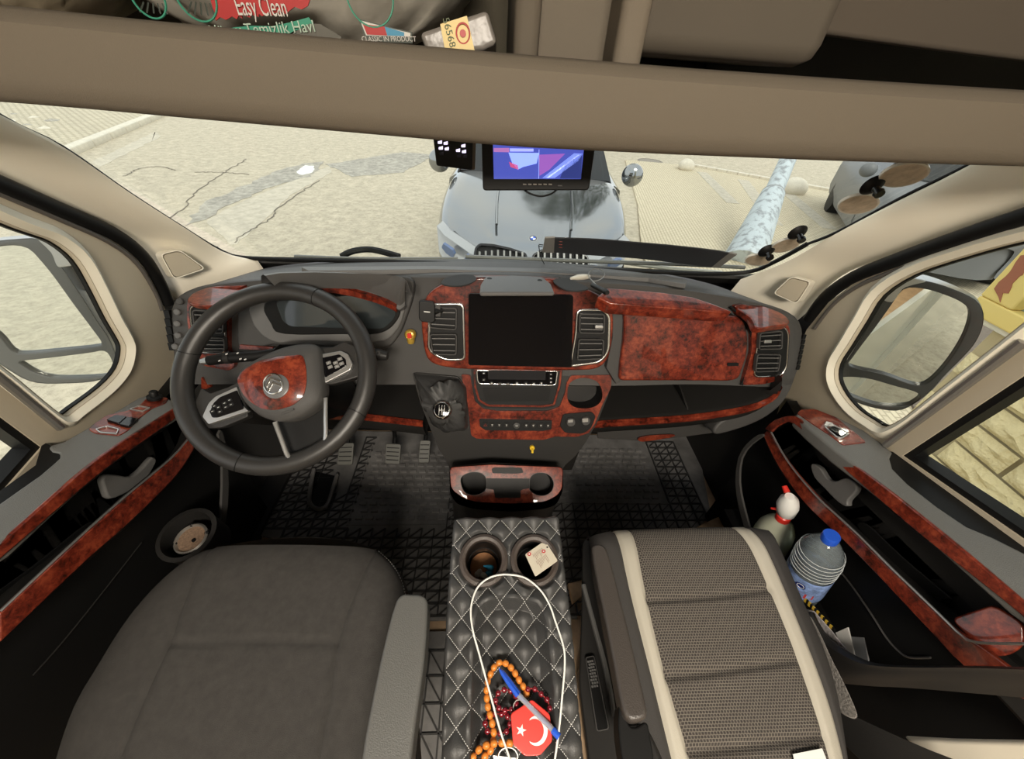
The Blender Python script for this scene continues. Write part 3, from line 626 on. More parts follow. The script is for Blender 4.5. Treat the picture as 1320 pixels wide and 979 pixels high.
# door crease lines
tube('moulded_crease', cr([atX(x, y, -.797) for x, y in Z('J',(640,0),(500,180),(300,430),(150,600))], 4, False), .0015, SOFT, dl, 5)
tube('moulded_crease', cr([atX(x, y, .857) for x, y in Z('T',(270,105),(340,190),(430,320),(500,430),(560,495),(610,520),(700,520))], 4, False), .0022, GREY, dr_, 5)
# map pockets: bulging walls in front of the lower skin
def pocket(d, X, depth, px, drop, sgn):
    a = resample(cr([atX(x, y, X) for x, y in px], 4, False), 30)
    rows = [[p+V((sgn*.01,0,.0)) for p in a], [p+V((0,0,.006)) for p in a], [p-V((sgn*.012,0,.004)) for p in a], [p-V((sgn*.006,0,.03)) for p in a], [p-V((0,0,drop)) for p in a]]
    return loft('map_pocket', rows, SOFT, d, solid=.006)
pocket(dr_, .74, .1, [(1044,790),(1056,813),(1078,834),(1120,855),(1180,860),(1245,860),(1320,862),(1500,868)], .13, 1)
slab('pocket_edge', cr([atX(x, y, .742) for x, y in Z('S',(210,205),(160,240),(118,300),(108,400),(125,500),(150,590),(180,700),(150,700),(128,590),(104,500),(92,400),(104,300),(140,240),(190,200))], 2), V((-1,0,0)), .006, GREY, dr_)
slab('pocket_edge', cr([atX(x, y, -.70) for x, y in [(288,560),(294,600),(294,650),(286,690),(262,712),(256,718),(282,690),(286,650),(287,600),(282,560)]], 2), V((1,0,0)), .006, GREY, dl)
# pocket bottom cup on the driver side with its ashtray
cc = atX(247, 695, -.72); lathe('cup_recess', cc+V((0,0,.02)), (0,-.2,1), [(.058,-.08),(.062,.0),(.064,.004),(.054,.006),(.050,-.08)], SOFT, dl, 28)
ash = E('ashtray', cc, 'round brown speckled ashtray disc in the left door cup recess', 'ashtray')
lathe('rim', cc, (0,-.2,1), [(.033,-.02),(.037,.004),(.033,.008),(.029,.0)], mat('tin', (.32,.30,.27), .4, .6), ash, 24)
lathe('plate', cc, (0,-.2,1), [(.030,-.012),(.030,.001)], mat('speckled_brown', (.20,.13,.085), .7, var=.4, vscale=220), ash, 24)
lathe('centre_hole', cc+V((.008,-.004,.0)), (0,-.2,1), [(.0045,-.01),(.0045,.003)], RUB, ash, 12)
for k_ in range(4):
    a_ = k_*pi/2+.4; c = cc+V((cos(a_)*.034, sin(a_)*.034, .002+.0086*-sin(a_)*-1)); bm = bmesh.new(); bmesh.ops.create_icosphere(bm, subdivisions=1, radius=.006)
    for q_ in bm.verts: q_.co += c
    fin(bm, 'rim_notch', RUB, ash)
# window switch panels
SWL = off(ARL, .002)
sp = slab('switch_panel', rnd(on(SWL, J_((445,288),(470,262),(540,215),(640,195),(700,170),(740,130),(790,118),(850,130),(838,155),(770,180),(700,232),(650,290),(600,320),(480,308))), .006), ARL[1], .004, BURL, dl, .001)
for px in (((535,238),(580,215),(640,222),(600,258)), ((600,262),(640,225),(700,232),(650,272))):
    slab('window_switch', rnd(on(off(ARL, .008), J_(*px)), .003), ARL[1], .007, GLOSS, sp, .001)
ring('switch_surround', rnd(on(off(ARL, .005), J_((480,285),(540,270),(600,285),(590,310),(500,303))), .003), ARL[1], .0015, .003, SILV, sp)
ring('switch_surround', rnd(on(off(ARL, .005), J_((650,185),(700,168),(760,178),(720,198))), .003), ARL[1], .0015, .003, SILV, sp)
c = onp(off(ARL, .004), *J_((780,132))[0]); lathe('mirror_knob', c, ARL[1], [(.014,0),(.014,.006),(.009,.008),(.008,.018),(.006,.02)], BLACK, sp)
sp = slab('switch_panel', rnd(on(off(ARR, .002), Z('S',(355,108),(372,92),(430,90),(520,125),(640,222),(648,232),(550,244),(500,205),(430,160))), .006), ARR[1], .004, BURL, dr_, .001)
ring('switch_surround', rnd(on(off(ARR, .006), Z('S',(470,165),(500,150),(580,195),(545,215),(520,208))), .004), ARR[1], .003, .004, SILV, sp)
slab('window_switch', rnd(on(off(ARR, .009), Z('S',(490,172),(510,162),(568,193),(545,206))), .003), ARR[1], .008, GLOSS, sp, .001)
slab('switch_tag', on(off(ARR, .006), Z('S',(472,158),(480,143),(505,150),(512,163))), ARR[1], .004, WHITE, sp)
# body behind the doors, sills, floor, roof, bulkhead sides
BODY = mat('van_paint', (.72,.70,.62), .3, coat=1)
for sx, nm in ((-1.0, 'wall_left'), (1.04, 'wall_right')):
    s_ = 1 if sx > 0 else -1
    o = slab(nm, [V((sx, -.35, -.4)), V((sx, -3.6, -.4)), V((sx, -3.6, 1.98)), V((sx, -.35, 1.98))], V((s_, 0, 0)), .04, BODY, None); tag(o, kind='structure')
    slab('door_outer_skin', [V((sx*.98, 1.0, -.35)), V((sx*.98, -.35, -.35)), V((sx*.98, -.35, .66)), V((sx*.98, .75, .56)), V((sx*.98, 1.0, .5))], V((s_, 0, 0)), .02, BODY, dl if sx < 0 else dr_)
CAB = mat('cabinet_laminate', (.42,.37,.30), .6)
o = slab('wall_rear', [V((-1,-3.5,-.4)), V((1.04,-3.5,-.4)), V((1.04,-3.5,1.98)), V((-1,-3.5,1.98))], V((0,1,0)), .04, CAB, None); tag(o, kind='structure')
FLOORM = mat('wood_vinyl', (.42,.29,.18), .5, var=.2, vscale=18)
fl = slab('floor', [V((-.98,-3.5,-.005)), V((1.02,-3.5,-.005)), V((1.0,1.35,-.005)), V((-.95,1.35,-.005))], V((0,0,1)), .05, FLOORM, None); tag(fl, kind='structure')
fwl = slab('wall_front', [V((-.95,1.22,-.02)), V((1.0,1.22,-.02)), V((1.0,1.22,.77)), V((-.95,1.22,.77))], V((0,-1,0)), .04, BLACK, None); tag(fwl, kind='structure')
for x_, nm in ((-.86, 'trim_4'), (.95, 'trim_5')):
    s_ = 1 if x_ > 0 else -1
    o = slab(nm, [V((x_, .70, 0)), V((x_, 1.22, 0)), V((x_, 1.22, .84)), V((x_, .86, .84)), V((x_, .74, .55))], V((-s_,0,0)), .05, GREY if x_ < 0 else SOFT, None); tag(o, kind='structure')
o = slab('trim_6', [V((-.875,-.3,.0)), V((-.80,-.3,.0)), V((-.78,.98,.0)), V((-.875,.98,.0))], V((0,0,1)), -.03, SOFT, None); tag(o, kind='structure')
# pale quilted cover seen bottom right, on the step
stp = slab('step_cover', on(plane((.73,0,.5),(-1,0,.25)), Z('T',(560,873),(800,886),(1130,892),(1500,895),(1500,1150),(900,1150))), V((-1,0,.25)).normalized(), .015, mat('cream_vinyl', (.72,.66,.54), .5), None, .008)
tag(stp, 'cream padded trim at the bottom right corner below the door pocket', 'cover')
for sx, nm in ((-.93, 'wall_left_upper'), (.98, 'wall_right_upper')):
    s_ = 1 if sx > 0 else -1
    o = slab('trim_7' if sx < 0 else 'trim_8', [V((sx, -.36, 1.36)), V((sx, .9, 1.30)), V((sx, .9, 1.98)), V((sx, -.36, 1.98))], V((-s_, 0, 0)), .03, LINER, None); tag(o, kind='structure')
# roof, shelf over the cab
RF = slab('ceiling', [V((-1,-3.6,1.98)), V((1.04,-3.6,1.98)), V((1.04,0,1.98)), V((1.04,.95,1.78)), V((-1,.95,1.78)), V((-1,0,1.98))], V((0,0,-1)), .04, LINER, None); tag(RF, kind='structure')
sh = E('overhead_shelf', (.05,.46,1.30), 'beige overhead storage shelf running across the cab above the windscreen', 'shelf')
def yz(y, z): return (y, z)
def at_beam(z, Y=.45): return z
prof = [(.452,1.352),(.446,1.349),(.444,1.343),(.447,1.325),(.449,1.305),(.452,1.295),(.462,1.288),(.480,1.287),(.60,1.292),(.80,1.30)]
tpx = resample([atY(x, y, .447) for x, y in ((-700,-38),(-300,-10),(0,17),(220,40),(440,61),(660,80),(880,98),(1100,113),(1320,126),(1600,142),(1900,156))], 40)
bpx = resample([atY(x, y, .447) for x, y in ((-700,88),(-300,108),(0,129),(220,149),(440,168),(660,187),(880,198),(1100,207),(1320,214),(1600,222),(1900,229))], 40)
lip = []
for a_, b_ in zip(tpx, bpx):
    T_, B_0 = a_.z, b_.z; x_ = (a_.x+b_.x)/2; H0 = T_-B_0
    lip.append([V((x_, y_, z_)) for y_, z_ in ((.475,T_-.012),(.470,T_-.002),(.462,T_+.001),(.452,T_-.001),(.447,T_-.006),(.449,T_-H0*.35),(.452,T_-H0*.7),(.456,B_0+.006),(.464,B_0+.001),(.478,B_0-.0005),(.60,B_0+.004),(.80,B_0+.012))])
lip = [[p+V((-.6,0,0)) for p in lip[0]]]+lip+[[p+V((.6,0,0)) for p in lip[-1]]]
loft('shelf_lip', lip, LINER, sh, solid=.005)
bm = bmesh.new(); add_box(bm, V((.02,.62,1.335)), V((1.0,0,0)), V((0,.165,0)), V((0,0,.004))); fin(bm, 'shelf_floor', LINER, sh)
bm = bmesh.new(); add_box(bm, V((.02,.80,1.55)), V((1.0,0,0)), V((0,.006,0)), V((0,0,.24))); fin(bm, 'shelf_back', LINER, sh)
dvl = atY(660,60,.50).x; dvr = atY(800,60,.50).x
DIM = mat('shelf_shaded_beige', (.085,.070,.052), .85)  # liner beige darkened: shade inside the shelf put into the colour
def dv(x, y0, wdt, nm, m_):
    bm = bmesh.new(); add_box(bm, V((x, (y0+.79)/2, 1.52)), V((wdt,0,0)), V((0,(.79-y0)/2,0)), V((0,0,.19))); return fin(bm, nm, m_, sh, .008)
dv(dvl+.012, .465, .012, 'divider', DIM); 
bm = bmesh.new(); add_box(bm, V(((dvl+dvr)/2, .52, 1.52)), V(((dvr-dvl)/2,0,0)), V((0,.01,0)), V((0,0,.19))); fin(bm, 'divider_panel', LINER, sh, .006)
dv(dvr, .462, .014, 'divider', LINER)
rb = atY(1320,40,.60)
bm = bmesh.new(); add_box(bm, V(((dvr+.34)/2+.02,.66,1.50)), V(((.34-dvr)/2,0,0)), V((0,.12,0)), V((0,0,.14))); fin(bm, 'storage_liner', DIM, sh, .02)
pp = [atY(800,20,.56), atY(900,15,.56), atY(1000,35,.56), atY(1090,48,.56), atY(1320,78,.56), atY(1500,95,.56), atY(1500,-260,.56), atY(800,-260,.56)]
slab('roof_blind', cr(pp[:6], 4, False)+[pp[6], pp[7]], V((0,-1,0)), .02, mat('grey_brown_cloth', (.075,.060,.045), .95), sh, .005)
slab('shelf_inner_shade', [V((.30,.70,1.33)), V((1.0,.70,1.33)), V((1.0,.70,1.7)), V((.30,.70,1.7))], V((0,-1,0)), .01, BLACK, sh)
# ---------------------------------------------------------------- door mirrors
def mirror(nm, PLN, hous, top, low, label, side):
    n = PLN[1]; c = sum(on(PLN, hous), V())/len(hous)
    t = E('side_mirror', c, label, 'mirror')
    MG = mat('mirror_housing_%s' % ('left' if side < 0 else 'right'), (.16,.16,.155) if side < 0 else (.05,.05,.05), .35, .3)
    hs = resample(cr(on(PLN, hous), 4), 72, True); T = resample(cr(on(PLN, top), 4), 72, True); B = resample(cr(on(PLN, low), 4), 60, True)
    plate('bezel', hs, [T, B], n, .012, MG, t, .003)
    cen = sum(hs, V())/72
    rows = [hs+[hs[0]], [p+(p-cen)*.015-n*.02 for p in hs+[hs[0]]], [p-(p-cen)*.04-n*.07 for p in hs+[hs[0]]], [p-(p-cen)*.3-n*.12 for p in hs+[hs[0]]], [cen-n*.135 for p in hs+[hs[0]]]]
    loft('housing', rows, SILV if side < 0 else SILV, t, sharp=80)
    slab('mirror_glass', [p-n*.010 for p in inset(T, n, -.002)], n, .004, MIRROR, t)
    slab('wide_angle_glass', [p-n*.010 for p in inset(B, n, -.002)], n, .004, MIRROR, t)
    return t, c
ML = plane((-1.14,.93,.78), (.30,-.95,.08)); MR = plane((1.14,.84,.78), (-.49,-.87,-.03))
t, c = mirror('l', ML, Z('W',(-260,300),(-200,150),(-60,85),(60,68),(180,65),(230,110),(285,190),(380,330),(455,450),(510,530),(545,620),(540,690),(450,730),(300,742),(150,735),(20,665),(-120,560),(-230,420)),
  Z('W',(-210,280),(-160,170),(-40,112),(60,98),(130,112),(180,160),(250,245),(340,370),(430,490),(474,555),(440,570),(300,585),(100,602),(50,585),(0,525),(-110,440),(-190,360)),
  Z('W',(95,640),(250,622),(420,600),(490,592),(522,640),(528,685),(480,708),(350,716),(240,714),(160,690),(110,660)), 'grey door mirror outside the left window reflecting the street', -1)
for px in ([(230,110),(290,118),(370,180),(300,200),(260,190)],):
    o = slab('mirror_arm_cap', cr(on(off(ML, .006), Z('W',(170,62),(240,70),(300,110),(372,178),(290,200),(262,190),(235,130))), 3), ML[1], .05, SILV, t, .006)
o = slab('mirror_arm', cr(on(off(ML, -.03), Z('W',(280,205),(380,185),(440,290),(380,320),(360,330),(320,290))), 3), ML[1], .04, LGREY, t, .008)
slab('mirror_arm', cr(on(off(ML, -.03), Z('W',(480,500),(535,495),(575,560),(572,620),(540,700),(520,620))), 3), ML[1], .04, LGREY, t, .008)
t, c = mirror('r', MR, Z('X',(480,42),(620,60),(760,105),(880,165),(925,240),(915,330),(870,420),(800,500),(700,600),(620,690),(520,765),(430,800),(300,785),(180,745),(100,690),(80,630),(110,560),(180,450),(260,320),(330,200),(400,90)),
  Z('X',(500,95),(600,105),(700,135),(800,180),(845,230),(838,310),(790,420),(700,550),(600,645),(520,650),(350,590),(160,545),(180,490),(300,330),(400,190),(450,120)),
  Z('X',(110,610),(250,615),(400,655),(555,705),(520,760),(440,775),(330,770),(200,730),(125,690),(100,645)), 'grey door mirror outside the right window reflecting the van side', 1)
slab('mirror_arm_cap', cr(on(off(MR, .006), Z('X',(380,95),(480,38),(600,58),(520,80),(460,105),(400,180),(325,145))), 3), MR[1], .05, SILV, t, .006)
slab('mirror_arm', cr(on(off(MR, -.03), Z('X',(320,150),(400,182),(340,260),(290,310),(235,275))), 3), MR[1], .04, LGREY, t, .008)
slab('mirror_arm', cr(on(off(MR, -.03), Z('X',(80,560),(140,480),(150,540),(105,640),(70,620))), 3), MR[1], .04, LGREY, t, .008)
# ================================================================ DASHBOARD
FN = V((0, -.94, .34)).normalized(); FP = (V((.05, .80, .85)), FN)
DB = E('dashboard', (.05, .9, .75), 'dark grey dashboard with red burl wood trim across the cab', 'dashboard')
# main mass: front outline swept forward, rounded at the crest
out_px = [(216,412),(219,392),(232,378),(262,368),(330,360),(420,356),(545,354),(660,354),(770,361),(860,369),(945,382),(1005,397),(1030,410),(1038,428),(1036,460),(1026,492),(1010,500),(900,497),(790,500),(640,500),(480,498),(330,496),(226,494),(220,460)]
o_ = resample(cr(on(FP, out_px), 4), 160, True); UPV = FN.cross(V((1,0,0))); UPV = UPV if UPV.z > 0 else -UPV
back = [p + V((0, .24, -.02)) if True else p for p in o_]
rows = []
cen = V((.05, .80, .82))
def shrink(p, k): return p - (p-cen).normalized()*k
rows.append([shrink(p, .05) - FN*.001 for p in o_])
rows.append([shrink(p, .012) for p in o_]); rows.append([shrink(p, .004)-FN*.006 for p in o_]); rows.append([p-FN*.018 for p in o_])
for k in (.05, .12, .27): rows.append([p + V((0, k, -.004 - k*.27)) for p in o_])
DT = plane((.05, .83, .958), (0, .27, .964))
bm = bmesh.new(); G_ = [[bm.verts.new(p) for p in r] for r in rows]
for a, b in zip(G_, G_[1:]):
    for i in range(160): bm.faces.new((a[i], a[(i+1) % 160], b[(i+1) % 160], b[i]))
bm.faces.new(G_[0]); bm.faces.new(list(reversed(G_[-1])))
fin(bm, 'dash_body', GREY, DB, sharp=50)
# raised band of the upper dash running along the windscreen
def tb(name, pts, th, m_, z, bev=.002):
    return slab(name, on(off(DT, .006), pts), DT[1], th, m_, DB, bev)
tb('defroster_vent', [(388,344),(398,349),(560,347),(700,351),(836,358),(884,366),(886,361),(840,353),(700,346),(560,343)], .012, LGREY, .935)
# instrument hood and binnacle
HP = off(FP, .02)
F_ = lambda *p: Z('F', *p)
bn = slab('binnacle', resample(cr(on(off(FP, .012), F_((385,250),(395,235),(450,222),(520,120),(700,85),(900,85),(1100,95),(1190,100),(1225,125),(1218,200),(1185,300),(1150,380),(1090,440),(980,440),(700,425),(600,428),(560,420),(480,440),(400,440),(384,400))), 3), 90, True), FN, .03, GREY, DB, .006, 3)
slab('binnacle_bowl', resample(cr(on(off(FP, .018), F_((445,235),(520,215),(900,190),(1150,225),(1175,280),(1130,370),(1040,410),(700,405),(580,415),(500,375),(455,310))), 3), 70, True), FN, .012, LGREY, DB, .005, 3)
slab('binnacle_well', resample(cr(on(off(FP, .021), F_((515,225),(700,180),(1000,190),(1150,235),(1140,310),(1060,368),(880,372),(600,370),(545,320))), 3), 70, True), FN, .01, RUB, DB, .003)
slab('display', rnd(on(off(FP, .026), F_((568,215),(1000,180),(1140,262),(1128,300),(1080,346),(640,336),(602,310))), .012), FN, .006, mat('display_glass', (.035,.042,.045), .06), DB, .001)
# hood: from the dash crest forward over the display
fr = resample(cr(on(off(FP, .045), F_((505,150),(560,143),(650,137),(760,140),(880,152),(1000,178),(1090,210),(1150,245),(1180,225))), 4, False), 40)
bk = resample([onp(off(DT,.012), x, y) for x, y in F_((520,94),(590,82),(760,78),(1000,85),(1120,92),(1165,100),(1190,118))], 40)
rows = []
for i in range(40):
    f, b = fr[i], bk[i]; mid_ = f.lerp(b, .5) + V((0, 0, .010))
    rows.append([f+V((0, .03, -.02)), f+V((0,.004,-.012)), f+V((0,-.002,-.004)), f+V((0,.004,.003)), f.lerp(b,.2)+V((0,0,.009)), mid_+V((0,0,.003)), f.lerp(b,.8)+V((0,0,.008)), b, b+V((0,.03,-.05))])
loft('instrument_hood', rows, LGREY, DB, sharp=60)
hb = resample(cr(on(off(FP, .048), F_((640,148),(690,140),(760,143),(880,156),(1000,184),(1090,215),(1142,243))), 4, False), 30)
loft('burl_lip', [[p+V((0,.006,.004)), p+V((0,-.005,.003)), p+V((0,-.006,-.010)), p+V((0,.02,-.013))] for p in hb], BURL, DB)
# ---- air vents
def grid(pl, px):
    a, b, c, d = on(pl, px)
    return lambda u, v: (a*(1-u)+b*u)*(1-v) + (d*(1-u)+c*u)*v
def vent(parent, pl, px, n=4, tab=None, h=.012):
    n = 3
    n_ = pl[1]; q = grid(off(pl, h), px); o = rnd([q(0,0), q(1,0), q(1,1), q(0,1)], .008)
    f = ring('air_vent', o, n_, .003, h, GREY, parent, .001)
    slab('vent_back', [p-n_*(h-.003) for p in inset(o, n_, .003)], n_, .002, RUB, f)
    for k in range(n):
        v = (k+.75)/(n+.5); a, b = q(.07, v), q(.93, v); up = (q(.5,0)-q(.5,1)).normalized(); u = (b-a)
        bm = bmesh.new(); add_box(bm, (a+b)/2-n_*.002, u/2, up*.0011, n_*.0010); 
        for vv in bm.verts: pass
        fin(bm, 'slat', LGREY, f)
        bm = bmesh.new(); add_box(bm, (a+b)/2-n_*.005, u/2, n_*.003, up*.0006); fin(bm, 'slat_root', BLACK, f)
    if tab:
        c = q(*tab); u = (q(1,.5)-q(0,.5)).normalized(); up = (q(.5,0)-q(.5,1)).normalized()
        bm = bmesh.new(); add_box(bm, c+n_*.003, u*.0095, up*.0042, n_*.003); fin(bm, 'vent_tab', SILV, f, .0015)
    return f
M_ = lambda *p: Z('M', *p); G7 = lambda *p: Z('G', *p)
# centre pod
CP = off(FP, .035)
pod = [(543,418),(545,396),(553,378),(572,366),(598,360),(620,357),(700,359),(722,361),(752,371),(778,384),(789,400),(791,420),(788,448),(782,466),(768,476),(744,478),(700,478),(640,477),(592,476),(560,470),(548,456)]
slab('centre_pod', resample(cr(on(CP, pod), 4), 110, True), FN, .06, BURL, DB, .006, 3)
tt = on(off(DT, .016), M_((414,128),(418,90),(440,58),(560,52),(700,60),(736,90),(752,128)))
slab('tray_lid', tt, DT[1], .008, LGREY, DB, .004)
for x, y in ((458,68),(685,76)): 
    c = onp(off(DT,.0165), *M_((x, y))[0]); lathe('lid_screw', c, (0,0,1), [(.005,-.004),(.005,.0006)], RUB, DB, 12)
for pts in (M_((240,88),(265,62),(330,48),(385,52),(398,70),(360,92),(300,100)), M_((745,75),(800,65),(880,95),(905,112),(850,122),(790,112))):
    slab('pod_recess', cr(on(off(DT,.010), pts), 3), DT[1], .003, mat('recess_liner', (.02,.02,.02), .9), DB, .001)
# vent frames
def chrome_u(pl, px, wd=.006, th=.006):
    return ring('vent_surround', rnd(on(pl, px), .016), pl[1], wd, th, CHROME, DB, .002)
C2 = off(FP, .041)
for px, v1, v2, tb_ in ((M_((182,180),(345,178),(352,440),(250,440),(178,395)), M_((188,200),(312,200),(310,302),(186,292)), M_((186,318),(312,318),(310,415),(200,412)), None),
                   (M_((850,205),(975,205),(1005,240),(1000,400),(960,450),(815,470),(825,420),(842,320)), M_((864,225),(980,228),(978,318),(862,316)), M_((860,340),(976,342),(972,432),(852,438)), (.75,.62))):
    slab('vent_housing', rnd(on(off(FP, .040), px), .016), FN, .01, BLACK, DB); chrome_u(off(FP, .043), px)
    vent(DB, off(FP, .041), v1, 4, tb_); vent(DB, off(FP, .041), v2, 4, None)
# right end vent
EP = off(FP, .014)
slab('end_burl', rnd(on(off(FP, .012), [(945,395),(958,392),(985,400),(1005,407),(1014,416),(1019,424),(1016,470),(1007,490),(985,496),(957,497),(962,480),(969,455),(969,425),(960,405)]), .01), FN, .03, BURL, DB, .004, 3)
px = G7((735,300),(850,283),(868,320),(858,470),(830,510),(705,515),(715,420),(722,335))
slab('vent_housing', rnd(on(off(FP, .016), px), .012), FN, .01, BLACK, DB); chrome_u(off(FP, .019), px, .004)
vent(DB, off(FP, .017), G7((735,312),(838,303),(836,388),(728,390)), 4, (.3,.5)); vent(DB, off(FP, .017), G7((722,408),(832,410),(820,488),(712,492)), 4)
slab('burl_cap', resample(cr([atZ(x, y, .915) for x, y in G7((618,188),(700,180),(790,205),(850,235),(868,270),(800,282),(720,290),(690,240))], 3), 40, True), V((0,-.35,.94)).normalized(), .02, BURL, DB, .004, 3)
# left end vent behind the steering wheel
slab('end_burl', rnd(on(off(FP, .012), F_((150,225),(170,180),(260,148),(430,140),(350,170),(345,240),(345,450),(380,520),(350,545),(225,520),(165,400),(150,300))), .01), FN, .02, BURL, DB, .003)
slab('burl_cap', resample(cr([atZ(x, y, .915) for x, y in F_((150,215),(175,178),(250,148),(340,138),(440,140),(400,165),(330,200),(280,235),(200,232))], 3), 40, True), V((0,-.35,.94)).normalized(), .015, BURL, DB, .004, 3)
px = F_((158,232),(330,238),(335,465),(200,462),(165,330))
slab('vent_housing', rnd(on(off(FP, .018), px), .012), FN, .01, BLACK, DB); chrome_u(off(FP, .021), px, .004)
vent(DB, off(FP, .019), F_((170,255),(322,262),(322,370),(185,365)), 4, (.8,.45)); vent(DB, off(FP, .019), F_((195,385),(326,388),(330,455),(215,455)), 4)
for i, (x, y) in enumerate(F_((120,215),(108,265),(108,320),(112,375),(98,428))):
    c = onp(off(FP, .001), x, y); lathe('side_button', c, FN, [(.0075,-.004),(.0075,.004),(.0055,.006)], LGREY if 0 < i else GREY, DB, 20)
for k in range(5):
    c = onp(off(FP, -.004), *F_((64+k*5, 275+k*38))[0]); bm = bmesh.new(); add_box(bm, c, V((.006,0,0)), UPV*.009, FN*.006); fin(bm, 'side_slot', RUB, DB)
for k in range(7):
    c = onp(off(FP, .0), *G7((930-k*4.5, 330+k*23))[0]); bm = bmesh.new(); add_box(bm, c, V((.004,0,0)), UPV*.006, FN*.003); fin(bm, 'side_slot', RUB, DB)
# phone-size grey trim between pod and glovebox, steering side panels
slab('burl_strip', on(off(FP, .016), F_((400,420),(560,432),(545,450),(395,442))), FN, .006, BURL, DB, .001)
# glovebox
gp = off(FP, .028)
g7 = G7((118,215),(300,218),(500,225),(640,240),(668,270),(682,340),(676,420),(640,520),(600,532),(300,530),(98,530),(104,450),(122,320),(122,260))
slab('glovebox_side', on(off(FP, .015), G7((60,208),(120,205),(105,530),(85,545),(40,470),(68,330))), FN, .02, GREY, DB, .003)
gb = slab('glovebox_door', rnd(on(gp, g7), .012), FN, .035, BURL, DB, .009, 3)
slab('glovebox_badge', rnd(on(off(gp, .003), G7((588,448),(638,448),(638,462),(586,462))), .002), FN, .005, BLACK, gb)
UPP = (onp(off(DT,.006), 860, 384), V((0,-.30,.95)).normalized())
up7 = [onp(UPP, x, y) for x, y in G7((45,108),(140,115),(300,130),(430,150),(520,180),(610,215),(560,218),(420,206),(200,190),(60,180),(0,150))]
slab('upper_burl_panel', up7, UPP[1], .03, BURL, DB, .003)
slab('recess_line', on(off(FP, .016), G7((60,180),(200,188),(420,206),(600,222),(625,238),(560,236),(300,215),(70,205))), FN, .01, RUB, DB)
tube('dash_groove', cr(on(off(FP, .008), G7((600,195),(650,240),(685,290),(700,350),(695,420),(670,500),(650,548))), 4, False), .0035, RUB, DB)
# lower open shelf on the passenger side
LP = plane((.05,.74,.62), (0,-.93,.37))
lo_ = resample(cr([atY(x, y, .718) for x, y in G7((835,520),(828,560),(800,600),(720,640),(600,668),(400,695),(150,712),(0,722),(-30,724))], 4, False), 40)
rows = []
for p in lo_:
    rows.append([p+V((0,.30,-.005)), p+V((0,.025,.0)), p+V((0,.004,.002)), p+V((0,-.002,-.004)), p+V((0,-.0,-.012)), p+V((0,.012,-.05)), p+V((0,.05,-.075)), p+V((0,.22,-.09))])
loft('lower_shelf', rows, SOFT, DB, sharp=60)
loft('burl_strip', [[p+V((0,.006,.0045)), p+V((0,-.004,.002)), p+V((0,-.006,-.006)), p+V((0,-.003,-.014)), p+V((0,.006,-.016))] for p in lo_[2:]], BURL, DB)
slab('shelf_back', [V((.2,1.04,.56)), V((.86,1.04,.56)), V((.86,1.04,.70)), V((.2,1.04,.70))], V((0,-1,0)), .01, BLACK, DB)
dv_ = atY(*G7((372,560))[0], .80); dw_ = atY(*G7((412,680))[0], .735)
slab('shelf_divider', [dv_, dw_, dw_+V((0,.24,0)), dv_+V((0,.2,0))], V((-1,0,0)), .006, SOFT, DB, .002)
ck = resample(cr(on(off(FP, .004), [(1036,440),(1037,470),(1031,500),(1014,528),(988,547),(955,560),(925,566),(935,548),(974,533),(1000,518),(1011,500),(1014,470),(1018,440)]), 3), 50, True)
slab('end_cheek', [p-FN*.022 for p in ck], FN, .25, GREY, DB, .008, 3)
slab('knee_panel', [atY(x, y, .80) for x, y in G7((0,735),(200,735),(420,715),(600,690),(560,760),(340,790),(180,800),(0,790))], V((0,-.8,-.2)).normalized(), .01, GREY, DB, .003)
slab('burl_latch', cr([atY(x, y, .79) for x, y in G7((185,790),(230,778),(345,772),(330,785),(240,800),(195,803))], 3), V((0,-.9,.3)).normalized(), .005, BURL, DB, .001)
# driver side lower shelf
lo2 = resample([atY(x, y, .74) for x, y in [(235,520),(300,530),(380,535),(470,537),(545,546)]], 20)
loft('lower_shelf', [[p+V((0,.25,-.0)), p+V((0,.02,0)), p+V((0,0,-.002)), p+V((0,.0,-.02)), p+V((0,.02,-.07)), p+V((0,.15,-.09))] for p in lo2], SOFT, DB)
loft('burl_strip', [[p+V((0,.006,.0045)), p+V((0,-.004,.001)), p+V((0,-.005,-.010)), p+V((0,.004,-.014))] for p in lo2[10:]], BURL, DB)
loft('burl_strip', [[atY(x, y, .78)+V((0,k,-k*.5)) for k in (0,.012)] for x, y in F_((218,515),(300,520),(385,520),(395,540))], BURL, DB)
lk = [atY(x, y, .74) for x, y in F_((215,575),(235,600),(265,622),(215,640))]
slab('burl_strip', lk, FN, .01, BURL, DB, .002)
# steering column shroud
sw_c = atD(355, 492, .77)
# ---- centre console body
CN = V((0,-.90,.44)).normalized(); CS = (V((.05,.735,.68)), CN)
co = [(531,481),(560,484),(600,486),(660,484),(740,485),(789,484),(784,510),(770,545),(752,575),(740,590),(728,600),(722,612),(583,612),(578,598),(566,580),(556,556),(542,520)]
k_ch = resample(cr(on(CS, Z('M',(812,560),(830,530),(880,515),(940,530),(965,570),(962,620),(920,650),(850,650),(812,620))), 3), 36, True)
plate('console_body', rnd(on(CS, co), .008), [k_ch], CN, .22, SOFT, DB, .004)
cb = M_((330,500),(372,502),(380,560),(392,620),(430,655),(500,665),(720,665),(775,645),(800,580),(805,540),(825,505),(1008,503),(1006,560),(965,640),(935,720),(905,765),(850,782),(760,780),(700,795),(400,790),(375,775),(372,740),(358,620))
k_ch = resample(cr(on(off(CS,.006), M_((812,560),(830,530),(880,515),(940,530),(965,570),(962,620),(920,650),(850,650),(812,620))), 3), 36, True)
cbp = plate('console_burl', rnd(on(off(CS,.006), cb), .006), [k_ch], CN, .012, BURL, DB, .002)
bm = bmesh.new()
